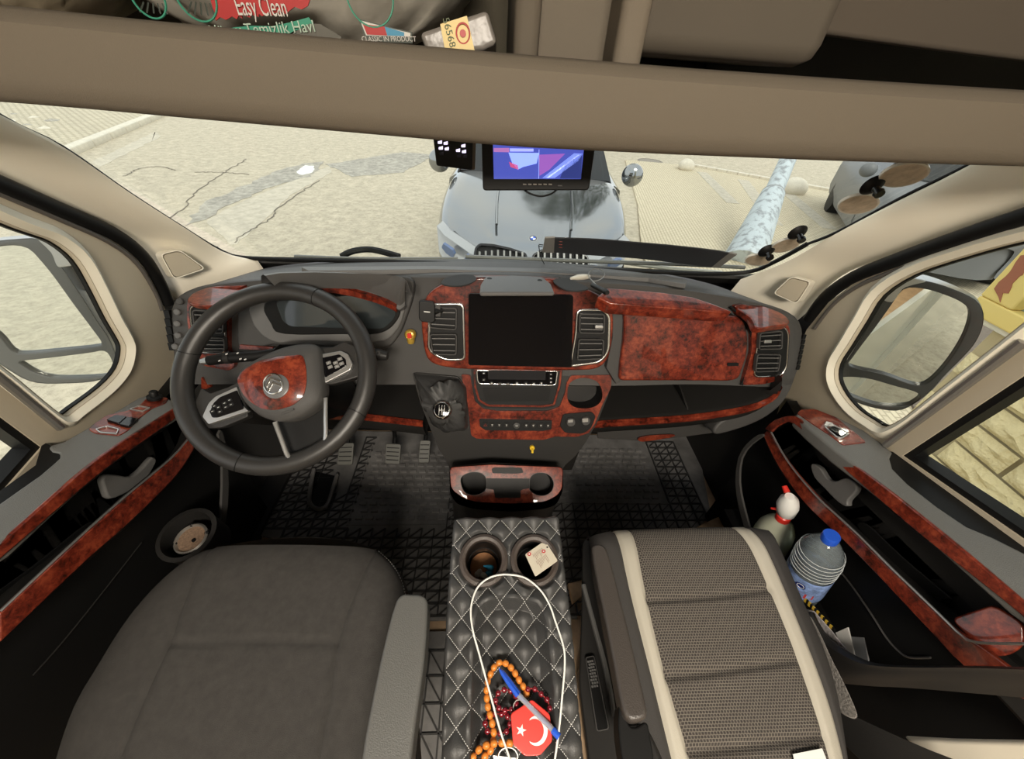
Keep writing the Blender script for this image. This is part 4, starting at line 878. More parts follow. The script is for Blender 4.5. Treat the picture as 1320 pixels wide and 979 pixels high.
cc_ = sum(k_ch, V())/36; rws = [[p for p in k_ch]+[k_ch[0]], [p-CN*.075 for p in k_ch]+[k_ch[0]-CN*.075]]
bm.free(); loft('cup_well', rws, RUB, DB); slab('cup_well_floor', [p-CN*.06 for p in k_ch], CN, .003, SOFT, DB)
# sockets
so_ = rnd(on(off(CS,.010), M_((790,680),(920,668),(938,690),(915,745),(880,768),(800,765),(775,735))), .008)
slab('socket_plate', so_, CN, .008, BLACK, DB, .001)
for i, (x, y) in enumerate(M_((823,712),(890,706))):
    c = onp(off(CS,.011), x, y); o = lathe('socket_cap', c, CN, [(.0125,0),(.0125,.006),(.0105,.009)], GREY, DB, 24)
    if i: qslab('cap_mark', off(CS,.011), M_((876,700),(902,698),(903,714),(878,716)), .0012, SILV, o, .0005, .0100)
    else: qslab('cap_mark', off(CS,.011), M_((812,706),(834,704),(834,716),(813,718)), .0012, SILV, o, .0005, .0100)
# radio bay
qslab('radio_bay', CS, M_((375,470),(790,470),(780,560),(752,645),(700,655),(440,650),(395,625),(382,560)), .02, BLACK, DB, .006, .010)
rb_ = rnd(on(off(CS,.014), M_((385,476),(786,476),(778,550),(752,640),(700,648),(450,645),(408,620),(390,560))), .006)
ring('burl_surround', rb_, CN, .005, .005, BURL, DB, .001)
cp_ = rnd(on(off(CS,.0165), M_((398,480),(768,484),(760,545),(745,552),(412,545),(402,530))), .005)
ring('climate_frame', cp_, CN, .003, .005, CHROME, DB, .001)
cpn = slab('climate_panel', [p-CN*.001 for p in inset(cp_, CN, .0028)], CN, .006, GLOSS, DB)
qslab('climate_display', off(CS,.017), M_((450,482),(712,484),(710,525),(452,522)), .002, mat('dim_display', (.02,.02,.022), .15), cpn, .002, .0)
IC = mat('icon_print', (.6,.6,.58), .5)
for k, (x, y) in enumerate(M_((432,525),(432,495),(468,540),(505,542),(542,543),(582,540),(622,540),(658,541),(692,540),(735,500),(735,518),(735,535))):
    c = onp(off(CS,.0175), x, y); b_ = slab('climate_button', rnd([c+V((a*.0042,0,0))+UPV*b*.003 for a, b in ((-1,-1),(1,-1),(1,1),(-1,1))], .001), CN, .003, BLACK, cpn)
    bm = bmesh.new(); add_box(bm, c+CN*.0002, V((.0018,0,0)), UPV*.0006*(1+k % 3), CN*.0003); fin(bm, 'button_icon', IC, cpn)
qslab('storage_slot', CS, M_((425,560),(735,560),(725,620),(440,622)), .002, RUB, DB, .004, .0125)
# switch row
sr = qslab('switch_row', CS, M_((412,702),(740,708),(738,748),(700,755),(440,752),(415,735)), .006, BLACK, DB, .003, .010)
for k, x in enumerate((440,470,502,535,580,624,656,690,722)):
    y = 728+ (x-440)*.01; c = onp(off(CS,.0125), *M_((x, y))[0])
    if k == 4: lathe('switch_knob', c, CN, [(.0085,-.002),(.0085,.003),(.007,.004)], GREY, sr, 20); bm = bmesh.new(); add_box(bm, c+CN*.004, V((.003,0,0)), UPV*.0006, CN*.0004); fin(bm, 'switch_icon', IC, sr); continue
    slab('row_switch', rnd([c+V((a*.0060,0,0))+UPV*b*.0065 for a, b in ((-1,-1),(1,-1),(1,1),(-1,1))], .0015), CN, .003, SOFT, sr)
    if k == 0:
        a_, b_, d_ = c+UPV*.0035, c-UPV*.0025+V((.0042,0,0)), c-UPV*.0025-V((.0042,0,0))
        tube('warning_triangle', [a_+CN*.0004, b_+CN*.0004, d_+CN*.0004], .0006, mat('dull_red', (.45,.04,.03), .5), sr, 5, True)
    else:
        bm = bmesh.new(); add_box(bm, c+CN*.0003+UPV*.001, V((.002,0,0)), UPV*.0009, CN*.0003); add_box(bm, c+CN*.0003-UPV*.0025, V((.0012,0,0)), UPV*.0005, CN*.0003); o = fin(bm, 'switch_icon', IC, sr)
# lower console module with two cup holders
LN_ = V((0,-.62,.78)).normalized(); LCP = (atD(655, 628, .96), LN_)
L_4 = lambda *p: Z('L', *p)
mo = rnd(on(off(LCP,-.004), L_4((262,185),(500,160),(905,185),(905,320),(870,400),(800,425),(600,440),(400,425),(300,395),(262,330))), .012)
loft('console_foot', [mo+[mo[0]], [p-LN_*.01+V((0,-.004,0)) for p in mo+[mo[0]]], [p+V((0,.03,-.10)) for p in mo+[mo[0]]], [V((p.x, p.y+.06, .02)) for p in mo+[mo[0]]]], SOFT, DB, sharp=60)
hl1 = resample(cr(on(LCP, L_4((325,265),(340,235),(385,218),(440,222),(468,250),(470,262),(468,310),(440,335),(390,345),(345,325))), 3), 30, True)
hl2 = resample(cr(on(LCP, L_4((718,255),(740,228),(780,220),(825,232),(850,270),(845,315),(810,345),(760,345),(720,320),(716,300))), 3), 30, True)
plate('burl_cup_panel', rnd(on(LCP, L_4((262,188),(500,172),(905,188),(900,310),(870,350),(800,385),(600,395),(420,385),(340,365),(270,310))), .012), [hl1, hl2], LN_, .008, BURL, DB, .002)
for h_ in (hl1, hl2):
    loft('cup_well', [[p+LN_*.001 for p in h_+[h_[0]]], [p-LN_*.06 for p in h_+[h_[0]]]], BLACK, DB); slab('cup_well_floor', [p-LN_*.05 for p in h_], LN_, .003, RUB, DB)
    ring('cup_rim', [p+LN_*.001 for p in inset(h_, LN_, -.0012)], LN_, .0012, .003, GREY, DB)
for px in (L_4((500,195),(520,188),(670,190),(682,218),(640,225),(505,222)), L_4((470,250),(716,252),(714,308),(680,312),(665,320),(665,362),(520,362),(512,315),(470,310))):
    qslab('coin_slot', LCP, px, .003, BLACK, DB, .003, .0008)
# slanted link between upper console and foot
slab('console_neck', [atY(x, y, .74) for x, y in [(566,570),(752,570),(738,606),(580,606)]], V((0,-.6,.8)).normalized(), .15, SOFT, DB, .004)
# ================================================================ HEAD UNIT (tablet)
TP = (atD(672, 425, .865), V((0,-.96,.28)).normalized())
hu = E('head_unit', TP[0], 'large black tablet style touchscreen in the middle of the dashboard', 'screen')
tcn = [(604,379),(739,381),(737,474),(604,471)]
slab('casing', rnd(on(off(TP,-.001), tcn), .005), TP[1], .011, BLACK, hu, .001)
slab('glass', rnd(on(TP, tcn), .005), TP[1], .0012, GLOSS, hu)
slab('mount', on(off(TP,-.012), [(630,395),(715,395),(715,460),(630,460)]), TP[1], .05, BLACK, hu)
# phone holder on the left centre vent
ph = E('phone_holder', onp(off(FP,.07), 551, 402), 'small black square magnetic phone holder clipped to the left centre vent', 'phone holder')
PHP = (onp(off(FP,.075), 551, 402), V((.15,-.93,.33)).normalized())
slab('magnet_pad', rnd(on(PHP, M_((140,172),(152,168),(205,172),(212,185),(212,258),(200,270),(150,262),(140,250))), .005), PHP[1], .012, BLACK, ph, .002, 3)
slab('pad_mark', on(off(PHP,.0006), M_((162,214),(190,217),(190,222),(163,219))), PHP[1], .001, IC, ph)
tube('ball_joint', [onp(off(PHP,-.012), 553, 403), onp(off(FP,.05), 570, 400)], [.008, .006], BLACK, ph, 12)
slab('vent_clip', rnd(on(off(FP,.058), M_((212,190),(235,192),(238,240),(214,240))), .002), FN, .012, GREY, ph, .001)
# ================================================================ GEAR LEVER
gl_ = E('gear_lever', onp(CS, 570, 550), 'gear lever with round chrome knob and creased black leather boot', 'gear lever')
bp = [(533,481),(566,484),(590,486),(601,500),(603,530),(605,552),(598,556),(575,555),(556,544),(546,520)]
bo = resample(on(off(CS,.008), bp), 48, True)
ring('boot_frame', rnd(on(off(CS,.010), bp), .006), CN, .004, .01, GREY, gl_, .001)
kc = onp(off(CS,.095), 570, 529); rows = []
for j in range(9):
    t = j/8; r = []
    for i, p in enumerate(bo):
        q = p.lerp(kc - CN*.012, t**1.0*.93); a_ = i/48*2*pi
        bul = sin(pi*t)*(.012 + .008*sin(a_*3+j*1.3)+.006*sin(a_*7+j*2.1))
        q = q + (p-onp(CS, 570, 525)).normalized()*bul + CN*.012*sin(pi*t) ; r.append(q)
    rows.append(r+[r[0]])
loft('boot', rows, LEATH, gl_, sharp=80)
kn = (kc-onp(CS, 575, 540)).normalized(); kn = (kn*.4+CN*.6+V((0,-.1,.25))).normalized()
lathe('knob', kc, kn, [(.006,-.03),(.010,-.026),(.018,-.016),(.0225,-.004),(.0215,.004),(.018,.0075),(.0165,.008)], CHROME, gl_, 28)
kf = lathe('knob_face', kc, kn, [(.0165,.004),(.0165,.0085),(.010,.0095)], GLOSS, gl_, 28)
ku = (V((1,0,0))-kn*kn.x).normalized(); kv = kn.cross(ku)
bm = bmesh.new()
for i in (-1, 0, 1): add_tube(bm, [kc+kn*.010+ku*.006*i-kv*.006, kc+kn*.010+ku*.006*i+kv*.006], .0007, 5)
add_tube(bm, [kc+kn*.010-ku*.006, kc+kn*.010+ku*.006], .0007, 5)
o = fin(bm, 'shift_pattern', WHITE, kf)
for s_, i, j in (('1',-1,1),('2',-1,-1),('3',0,1),('4',0,-1),('5',1,1),('6',1,-1)):
    text('gear_number', s_, .005, kc+kn*.0098+ku*.0062*i+kv*.0095*j, ku, kn, WHITE, kf, .0003)
# ================================================================ STEERING WHEEL
CW = atD(354, 490, .735)
best = None
for el in range(20, 76, 3):
    for az in range(-40, 41, 5):
        n_ = V((sin(R(az))*cos(R(el)), -cos(R(az))*cos(R(el)), sin(R(el)))); u, v_ = frame_of(n_); er = 0
        pr = []
        for k in range(24):
            q = CW + (u*cos(k*pi/12)+v_*sin(k*pi/12))*.2 - EYE; d = q.dot(fw); pr.append((CX+F*q.dot(RX)/d, CY+F*q.dot(DX)/d))
        xs = [a[0] for a in pr]; ys = [a[1] for a in pr]; er = abs((max(xs)-min(xs))/(max(ys)-min(ys)) - 254/241) + abs(az)*.0005
        cxx = (max(xs)+min(xs))/2
        er += abs(el-46)*.002
        if best is None or er < best[0]: best = (er, el, az, max(xs)-min(xs), max(ys)-min(ys), (max(xs)+min(xs))/2, (max(ys)+min(ys))/2)
print('WHEEL', best)
el, az = best[1], best[2]
WN = V((sin(R(az))*cos(R(el)), -cos(R(az))*cos(R(el)), sin(R(el)))); SWP = (CW, WN)
st = E('steering_wheel', CW, 'black leather steering wheel with burl wood hub and chrome double chevron', 'steering wheel')
RWl = .2*239/best[3]
wu, wv = frame_of(WN)
CW = CW + (onp(SWP, 354, 490)-onp(SWP, best[5], best[6]))
rim = [CW+(wu*cos(k*pi/36)+wv*sin(k*pi/36))*RWl for k in range(72)]
tube('rim', rim, .0180, WHEELL, st, 16, True)
E5 = lambda *p: Z('E', *p)
for x, y in ((725,175),(145,398),(385,890),(930,685)):      # leather seams in the rim
    p = onp(SWP, *E5((x, y))[0]); d = (p-CW).normalized(); q = CW+d*RWl; tg = WN.cross(d)
    tube('rim_seam', [q + (d*cos(a*pi/8)+WN*sin(a*pi/8))*.0183 + tg*.004*sin(a*pi/8) for a in range(-6, 14)], .0007, RUB, st, 5)
def wslab(name, px, h, th, m_, par, bev=.002, r=.004, seg=2): return slab(name, rnd(on(off(SWP, h), E5(*px)), r), WN, th, m_, par, bev, seg)
wslab('spoke', [(205,560),(245,585),(330,555),(380,530),(410,640),(420,690),(300,740),(230,745),(170,690),(180,620)], -.004, .018, WHEELL, st, .006)
wslab('spoke', [(735,378),(800,375),(850,350),(900,370),(930,430),(945,500),(890,520),(800,545),(750,545)], -.004, .018, WHEELL, st, .006)
wslab('spoke', [(530,715),(600,700),(760,640),(775,780),(760,850),(690,900),(600,905),(560,800)], -.014, .012, BLACK, st, .004)
hubo = resample(cr(on(off(SWP, .018), E5((372,520),(400,470),(470,425),(560,385),(640,365),(710,362),(740,380),(745,430),(752,500),(755,590),(720,650),(640,700),(560,712),(480,690),(420,640),(385,590))), 3), 60, True)
hc = sum(hubo, V())/60
loft('hub', [[p-WN*.03 for p in hubo+[hubo[0]]], hubo+[hubo[0]], [p.lerp(hc,.06)+WN*.006 for p in hubo+[hubo[0]]], [p.lerp(hc,.25)+WN*.012 for p in hubo+[hubo[0]]], [p.lerp(hc,.6)+WN*.016 for p in hubo+[hubo[0]]], [hc+WN*.018]*61], GREY, st, sharp=80)
bo_ = resample(rnd(on(off(SWP,.033), E5((365,522),(400,478),(470,438),(560,418),(666,410),(680,470),(682,540),(668,600),(620,640),(540,662),(480,655),(430,625),(395,590))), .008), 60, True); bc = sum(bo_, V())/60
loft('hub_burl', [[p-WN*.008 for p in bo_+[bo_[0]]], bo_+[bo_[0]], [p.lerp(bc,.15)+WN*.004 for p in bo_+[bo_[0]]], [p.lerp(bc,.5)+WN*.007 for p in bo_+[bo_[0]]], [bc+WN*.008]*61], BURL, st, sharp=60)
EM = off(SWP, .042); ec = onp(EM, *E5((543,553))[0]); er_ = .0205
lathe('emblem_disc', ec-WN*.004, WN, [(er_+.002,-.004),(er_+.002,.003),(er_,.004)], mat('hub_disc_grey', (.12,.12,.12), .35), st, 36)
oc = onp(off(EM,.002), *E5((532,542))[0])
def el_pts(c, a, b, n=40): return [c+wx*a*cos(2*pi*k/n)+wy*b*sin(2*pi*k/n) for k in range(n)]
wx = (onp(SWP, *E5((590,520))[0])-onp(SWP, *E5((476,565))[0])).normalized(); wy = WN.cross(wx)
tube('emblem_ring', el_pts(oc, .0158, .0185), .0014, CHROME, st, 6, True)
for k, dy in enumerate((.0045, -.0045)):
    p0 = oc+wy*dy+WN*.001
    pts = [p0-wx*.0125-wy*.0075, p0+wy*.0045, p0+wx*.0125-wy*.0075, p0+wx*.0125-wy*.0022, p0+wy*.0098, p0-wx*.0125-wy*.0022]
    slab('chevron', pts, WN, .003, CHROME, st, .0004)
# button pads
for out_, inn, nm in ((((212,690),(240,630),(270,600),(368,555),(395,640),(420,665),(300,705),(240,725)), ((245,668),(262,628),(290,602),(368,570),(400,655),(280,695),(255,695)), 0),
                      (((735,410),(835,392),(870,408),(890,450),(880,480),(765,540),(750,500)), ((748,425),(830,408),(858,430),(862,460),(765,515)), 1)):
    a = wslab('spoke_bezel', out_, .006, .01, SILV, st, .002, .003); 
    b = wslab('button_pad', inn, .0075, .005, GLOSS, st, .001, .003)
    cc2 = sum(on(off(SWP,.008), E5(*inn)), V())/len(inn)
    ks = [(-.018,-.002),(-.006,.001),(-.006,-.008),(.006,.004),(.006,-.004),(.016,.006),(.016,-.003),(-.012,.006)] if nm == 0 else [(-.012,-.004),(-.012,.005),(.0,.0),(.0,-.008),(.010,.004),(.010,-.006)]
    for i, (x, y) in enumerate(ks):
        c = cc2+wx*x+wy*y; slab('wheel_button', rnd([c+wx*.0045*p+wy*.0032*q for p, q in ((-1,-1),(1,-1),(1,1),(-1,1))], .001), WN, .003, BLACK if nm == 0 else SILV, b)
        bm = bmesh.new(); add_box(bm, c+WN*.0002, wx*.0016, wy*.0005, WN*.0003); fin(bm, 'button_icon', IC, b)
# chrome V spoke
vp = cr(on(off(SWP,.012), E5((540,715),(572,800),(600,868),(640,888),(700,868),(752,832),(768,780),(768,690),(768,605))), 4, False)
tube('chrome_trim', vp, .0042, SILV, st, 8, flat=.8)
bm = bmesh.new(); add_box(bm, onp(off(SWP,.0325), *E5((598,668))[0]), wx*.011, wy*.0018, WN*.0008); fin(bm, 'embossed_mark', GREY, st)
# column shroud and stalks
sc_ = [onp(off(SWP,-.03), *E5((x, y))[0]) for x, y in ((560,365),(720,365),(790,520),(760,640),(560,700),(430,640),(400,520))]
loft('column_shroud', [sc_+[sc_[0]], [p-WN*.03 for p in sc_+[sc_[0]]], [p-WN*.16 for p in sc_+[sc_[0]]]], BLACK, DB, sharp=60)
s1 = E('indicator_stalk', onp(off(SWP,-.045), *E5((540,410))[0]), 'black indicator stalk with white symbols left of the steering wheel hub', 'stalk')
a_ = [onp(off(SWP,-.045), *E5(p)[0]) for p in ((560,400),(450,418),(330,425),(240,438))]
tube('lever', [a_[0], a_[1], a_[2], a_[3]], [.010,.010,.011,.010], BLACK, s1, 14); tube('lever_tip', [a_[3], a_[3].lerp(a_[2], -.35)], [.009,.006], SILV, s1, 12)
tube('twist_ring', [a_[2].lerp(a_[1],-.1), a_[2].lerp(a_[1],.1)], .0122, SOFT, s1, 14)
for (x, y) in ((290,438),(322,408),(372,404),(385,430),(406,432)):
    c = onp(off(SWP,-.0335), *E5((x, y))[0]); bm = bmesh.new(); add_box(bm, c, wx*.0022, wy*.0012, WN*.0004); fin(bm, 'stalk_symbol', IC, s1)
s2 = E('wiper_stalk', onp(off(SWP,-.045), *E5((1000,410))[0]), 'short black wiper stalk right of the steering wheel rim', 'stalk')
b_ = [onp(off(SWP,-.045), *E5(p)[0]) for p in ((800,470),(965,400),(1010,410),(1048,418))]
tube('lever', b_[:3], [.008,.008,.009], BLACK, s2, 12); tube('lever_tip', [b_[1].lerp(b_[2],.1), b_[2], b_[3]], [.009,.0125,.009], SOFT, s2, 14)
tube('ring_mark', [b_[1].lerp(b_[2],.0), b_[1].lerp(b_[2],.12)], .0096, SILV, s2, 12)
lathe('tip_button', b_[2]+WN*.008, WN, [(.005,0),(.005,.004)], GREY, s2, 12)
# ================================================================ FLOOR MAT, PEDALS
fm = E('floor_mat', (.0,.75,.01), 'black ribbed rubber mat filling the cab floor around the console', 'floor mat')
q0 = [atZ(x, y, .012) for x, y in [(352,600),(343,640),(333,668),(331,690),(352,694),(358,710)]]
base = [V((-.86,1.20,.012)), q0[2], q0[3], q0[4], V((-.72,.62,.012)), V((-.72,.43,.012)), V((.30,.43,.012)), atZ(733,752,.012), V((.36,.56,.012)), V((.62,.62,.012)), atZ(917,665,.012), atZ(903,592,.012), V((.97,1.20,.012))]
slab('mat_base', base, V((0,0,1)), .012, MATR, fm, .002)
def mbars(nm, x0, x1, y0, y1, cx_, cy_, diag=True, skip=lambda x, y: False):
    bm = bmesh.new(); nx_ = int(round((x1-x0)/cx_)); ny_ = int(round((y1-y0)/cy_)); z = .0145; h = .0035
    for i in range(nx_+1):
        for j in range(ny_+1):
            x, y = x0+i*cx_, y0+j*cy_
            if skip(x+cx_/2, y+cy_/2): continue
            if i < nx_: add_box(bm, V((x+cx_/2, y, z)), V((cx_/2,0,0)), V((0,.0022,0)), V((0,0,h)))
            if j < ny_: add_box(bm, V((x, y+cy_/2, z)), V((.0022,0,0)), V((0,cy_/2,0)), V((0,0,h)))
            if diag and i < nx_ and j < ny_:
                d = V((cx_/2, cy_/2, 0)) ; s_ = V((-cy_, cx_, 0)).normalized()*.0017
                add_box(bm, V((x+cx_/2, y+cy_/2, z-.0008)), d, s_, V((0,0,h)))
    return fin(bm, nm, RIBM, fm)
def sk(x, y):
    in_tread = (-.50 < x < -.13 and y > .73) or (.27 < x < .75 and y > .83)
    return in_tread or (x < -.72 and y < .74) or (x > .36 and y < .60) or (-.64 < x < -.555 and y > .86)
o = mbars('mat_ribs', -.80, .88, .44, 1.16, .044, .036, True, sk); o['kind'] = 'stuff'
bm = bmesh.new()
for (x0, x1, y0, y1) in ((-.485,-.14,.755,1.10), (.29,.73,.85,1.12)):
    ny_ = int((y1-y0)/.030); nx_ = int((x1-x0)/.038)
    for j in range(ny_):
        for i in range(nx_):
            add_box(bm, V((x0+.02+i*.038+(.012 if j % 2 else 0), y0+.015+j*.030, .0145)), V((.0135,0,0)), V((0,.0075,0)), V((0,0,.004)))
o = fin(bm, 'mat_treads', MATR, fm, .002); o['kind'] = 'stuff'
for (x0, x1, y0, y1) in ((-.50,-.125,.742,1.12), (.275,.745,.835,1.15)):
    tube('mat_border', [V((x0,y1,.014)), V((x0,y0,.014)), V((x1,y0,.014)), V((x1,y1,.014))], .004, MATR, fm, 6)
fr_ = resample(cr([atZ(x, y, .03) for x, y in Z('K',(548,200),(530,300),(522,380),(545,415),(590,425),(625,400),(650,330),(680,230))], 4, False), 24)
tube('footrest_rib', fr_, .008, MATR, fm, 8)
slab('footrest_gap', [p+V((0,0,-.012)) for p in fr_], V((0,0,1)), .002, RUB, fm)
rm = slab('floor_mat', [V((-.30,.40,.010)), V((-.05,.40,.010)), V((-.05,-.1,.010)), V((-.30,-.1,.010))], V((0,0,1)), .010, MATR, None)
tag(rm, 'second ribbed rubber mat piece between driver seat and quilted console', 'floor mat')
bm = bmesh.new()
for i in range(5):
    for j in range(6):
        x, y = -.24+i*.045, .35-j*.06
        add_box(bm, V((x, y-.03, .0125)), V((.002,0,0)), V((0,.03,0)), V((0,0,.003))); add_box(bm, V((x+.0225, y, .0125)), V((.0225,0,0)), V((0,.002,0)), V((0,0,.003))); add_box(bm, V((x+.0225, y-.03, .0118)), V((.0225,-.03,0)), V((.0012,.0012,0)), V((0,0,.003)))
o = fin(bm, 'mat_ribs', RIBM, rm); o['kind'] = 'stuff'
PEDM = mat('pedal_rubber', (.10,.10,.09), .5)
for (px, nm, lb) in (([(437,572),(456,571),(454,600),(434,600)], 'clutch_pedal', 'leftmost grey foot pedal, half hidden by the steering wheel rim'), ([(497,572),(517,573),(515,599),(496,598)], 'brake_pedal', 'middle grey foot pedal in the driver footwell'), ([(541,568),(555,568),(553,597),(539,597)], 'accelerator_pedal', 'narrow rightmost pedal beside the centre console')):
    pp_ = plane(atY(500, 585, .95), (0,-.75,.66)); q = rnd(on(pp_, px), .008); c = sum(q, V())/len(q)
    t = E(nm, c, lb, 'pedal'); slab('pedal_pad', q, pp_[1], .012, PEDM, t, .003)
    w_ = (q[0]-q[-1]).length
    for k in range(4):
        a_ = on(off(pp_, .0015), px); u = (k+1)/5; l_, r__ = a_[0].lerp(a_[3], u), a_[1].lerp(a_[2], u)
        bm = bmesh.new(); add_box(bm, (l_+r__)/2, (r__-l_)*.4, (a_[0]-a_[3]).normalized()*.0015, pp_[1]*.0015); fin(bm, 'grip_rib', RUB, t)
    tube('pedal_arm', [c-pp_[1]*.008, c+V((0,.06,.03)), c+V((0,.12,.25))], .008, RUB, t, 8)
# ================================================================ SEATS
def seg_d(p, a, b):
    ab = b-a; t = max(0, min(1, (p-a).dot(ab)/max(ab.dot(ab), 1e-12))); return (p-(a+ab*t)).length
class Pad:
    def __init__(s, pl, outline, H, Rr, seams, gw=.004, gd=.005, extra=None):
        s.pl = pl; s.o = resample(cr(on(pl, outline), 4), 90, True); s.H, s.R = H, Rr; s.sm = [resample(cr(on(pl, q), 4, False), 16) for q in seams]; s.gw, s.gd, s.extra = gw, gd, extra
    def h(s, p):
        d = min(seg_d(p, s.o[i], s.o[(i+1) % len(s.o)]) for i in range(len(s.o)))
        t = min(d/s.R, 1); z = s.H*(1-(1-t)**2)**.5
        for q in s.sm:
            g = min(seg_d(p, a, b) for a, b in zip(q, q[1:])); z -= s.gd*math.exp(-(g/s.gw)**2)
        if s.extra: z += s.extra(p)
        return z
    def patch(s, name, L_, R_, nx, ny, m_, parent, uv=False):
        l = resample(cr(on(s.pl, L_), 4, False), ny); r = resample(cr(on(s.pl, R_), 4, False), ny); rows = []
        for a, b in zip(l, r):
            rows.append([(lambda p: p + s.pl[1]*s.h(p))(a.lerp(b, i/(nx-1))) for i in range(nx)])
        return loft(name, rows, m_, parent, sharp=180)
DSP = plane((-.36,.30,.505), (0,-.15,.988))
dcen = DSP[0]
ds = E('driver_seat', (-.36,.2,.2), 'black fabric driver seat cushion behind the steering wheel', 'seat')
do = [(70,1010),(100,915),(130,862),(165,805),(200,762),(235,730),(270,710),(330,697),(400,693),(455,699),(488,712),(512,738),(524,770),(528,830),(532,900),(540,1010),(540,1300),(0,1300)]
sL = [(279,709),(268,750),(252,795),(240,833),(215,890),(180,979),(120,1140)]; sR = [(487,711),(470,760),(455,800),(445,835),(436,900),(424,979),(410,1140)]
pad = Pad(DSP, do, .05, .09, [sL, sR, [(240,835),(340,832),(445,834)]])
# one upholstered top, as rows across the outline
def rows_of(pad, px_l, px_r, nx, ny, name, m_, parent): return pad.patch(name, px_l, px_r, nx, ny, m_, parent)
pad.patch('left_bolster', [(277,709),(240,728),(202,761),(166,805),(131,862),(101,915),(70,1010),(0,1200)], sL, 22, 60, FAB, ds)
pad.patch('centre_panel', sL, sR, 40, 70, FAB, ds)
pad.patch('right_bolster', sR, [(488,712),(512,738),(523,770),(527,830),(531,900),(539,1010),(545,1200)], 16, 60, FAB, ds)
ed = resample(cr(on(DSP, do[:16]), 4, False), 90)
c0 = sum(ed, V())/90
loft('seat_side', [[p-DSP[1]*-.001, p-DSP[1]*.02+(p-c0).normalized()*.004, p-DSP[1]*.06, p-DSP[1]*.10+(c0-p).normalized()*.03, p-DSP[1]*.16+(c0-p).normalized()*.04] for p in ed], FAB, ds)
bm = bmesh.new(); le = resample(cr(on(off(DSP,.002), [(131,862),(166,805),(202,761),(237,729),(277,709)]), 4, False), 60); re = resample(cr(on(off(DSP,.002), [(488,711),(504,726),(516,746),(523,768)]), 4, False), 40)
for q in (le, re):
    for a, b in zip(q[::2], q[1::2]): add_tube(bm, [a, b], .0009, 4)
o = fin(bm, 'edge_stitching', THREAD, ds); o['kind'] = 'stuff'
box('seat_base', (-.36,.10,.20), (.20,.20,.20), BLACK, ds, .02)
arp = plane(atD(510, 860, .555), (0,-.12,.99))
a_o = [(512,771),(530,766),(547,768),(551,782),(547,850),(536,930),(528,1000),(515,1150),(450,1150),(465,985),(478,910),(494,835)]
slab('armrest', resample(cr(on(arp, a_o), 3), 60, True), arp[1], .05, mat('armrest_vinyl', (.10,.10,.095), .42, bump=.3, bscale=600), ds, .014, 4)
box('buckle', tuple(atZ(527, 752, .50)), (.012,.012,.02), WHITE, ds, .003) if False else None
# passenger seat
PSP = plane((.45,.25,.492), (0,-.20,.98))
ps = E('passenger_seat', (.45,.2,.2), 'passenger seat with grey honeycomb fabric, two cream stripes and raised armrest', 'seat')
O_ = lambda *p: Z('O', *p)
poO = O_((165,160),(190,140),(260,131),(450,122),(700,117),(800,122),(845,142),(900,260),(960,400),(1030,560),(1078,715),(1110,900),(1150,1200),(1180,1500),(330,1500),(300,1200),(270,900),(245,700),(215,500),(185,330))
l1 = O_((258,132),(300,350),(370,640),(450,979),(520,1280)); l2 = O_((318,129),(355,350),(420,640),(515,979),(590,1280))
r1 = O_((695,118),(760,255),(865,510),(950,760),(1015,979),(1090,1280)); r2 = O_((752,119),(825,270),(930,530),(1020,770),(1085,979),(1165,1280))
ribs = [O_((365,395),(600,378),(800,352)), O_((370,405),(600,390),(805,364)), O_((430,665),(650,640),(885,604)), O_((434,680),(650,655),(890,620)), O_((508,935),(750,905),(975,875)), O_((512,950),(750,922),(980,890))]
ppad = Pad(PSP, poO, .042, .07, [l1, l2, r1, r2]+ribs, .0045, .006)
HC = mat('honeycomb_fabric', (.10,.085,.07), .9); n = HC.node_tree; b = n.nodes['Principled BSDF']
t = n.nodes.new('ShaderNodeTexCoord'); vo = n.nodes.new('ShaderNodeTexVoronoi'); vo.inputs['Scale'].default_value = 1; vo.inputs['Randomness'].default_value = 0
mp = n.nodes.new('ShaderNodeMapping'); mp.inputs['Scale'].default_value = (185, 230, 1); mp.inputs['Rotation'].default_value = (0,0,0)
mf = n.nodes.new('ShaderNodeTexBrick'); mf.inputs['Scale'].default_value = 1; mf.inputs['Brick Width'].default_value = 1; mf.inputs['Row Height'].default_value = 1; mf.inputs['Mortar Size'].default_value = .17; mf.inputs['Mortar Smooth'].default_value = .6
mf.inputs['Color1'].default_value = (.035,.030,.027,1); mf.inputs['Color2'].default_value = (.05,.043,.038,1); mf.inputs['Mortar'].default_value = (.17,.150,.128,1)
n.links.new(t.outputs['Object'], mp.inputs[0]); n.links.new(mp.outputs[0], mf.inputs[0]); n.links.new(mf.outputs[0], b.inputs['Base Color'])
bu = n.nodes.new('ShaderNodeBump'); bu.inputs['Strength'].default_value = .6; bu.inputs['Distance'].default_value = .001; n.links.new(mf.outputs['Fac'], bu.inputs['Height']); n.links.new(bu.outputs[0], b.inputs['Normal'])
CRM = mat('cream_vinyl_stripe', (.46,.43,.36), .55, bump=.3, bscale=500)
SIDEF = mat('black_side_fabric', (.040,.037,.035), .8, bump=.4, bscale=1300)
ppad.patch('left_side_fabric', O_((168,158),(185,330),(215,500),(245,700),(275,900),(320,1280)), l1, 14, 60, SIDEF, ps)
ppad.patch('cream_stripe', l1, l2, 10, 60, CRM, ps); ppad.patch('centre_panel', l2, r1, 44, 150, HC, ps); ppad.patch('cream_stripe', r1, r2, 10, 60, CRM, ps)
ppad.patch('right_side_fabric', r2, O_((843,142),(900,260),(960,400),(1030,560),(1077,715),(1108,900),(1140,1280)), 18, 60, SIDEF, ps)
ed = resample(cr(on(PSP, poO[:14]), 3, False), 80); c0 = sum(ed, V())/80
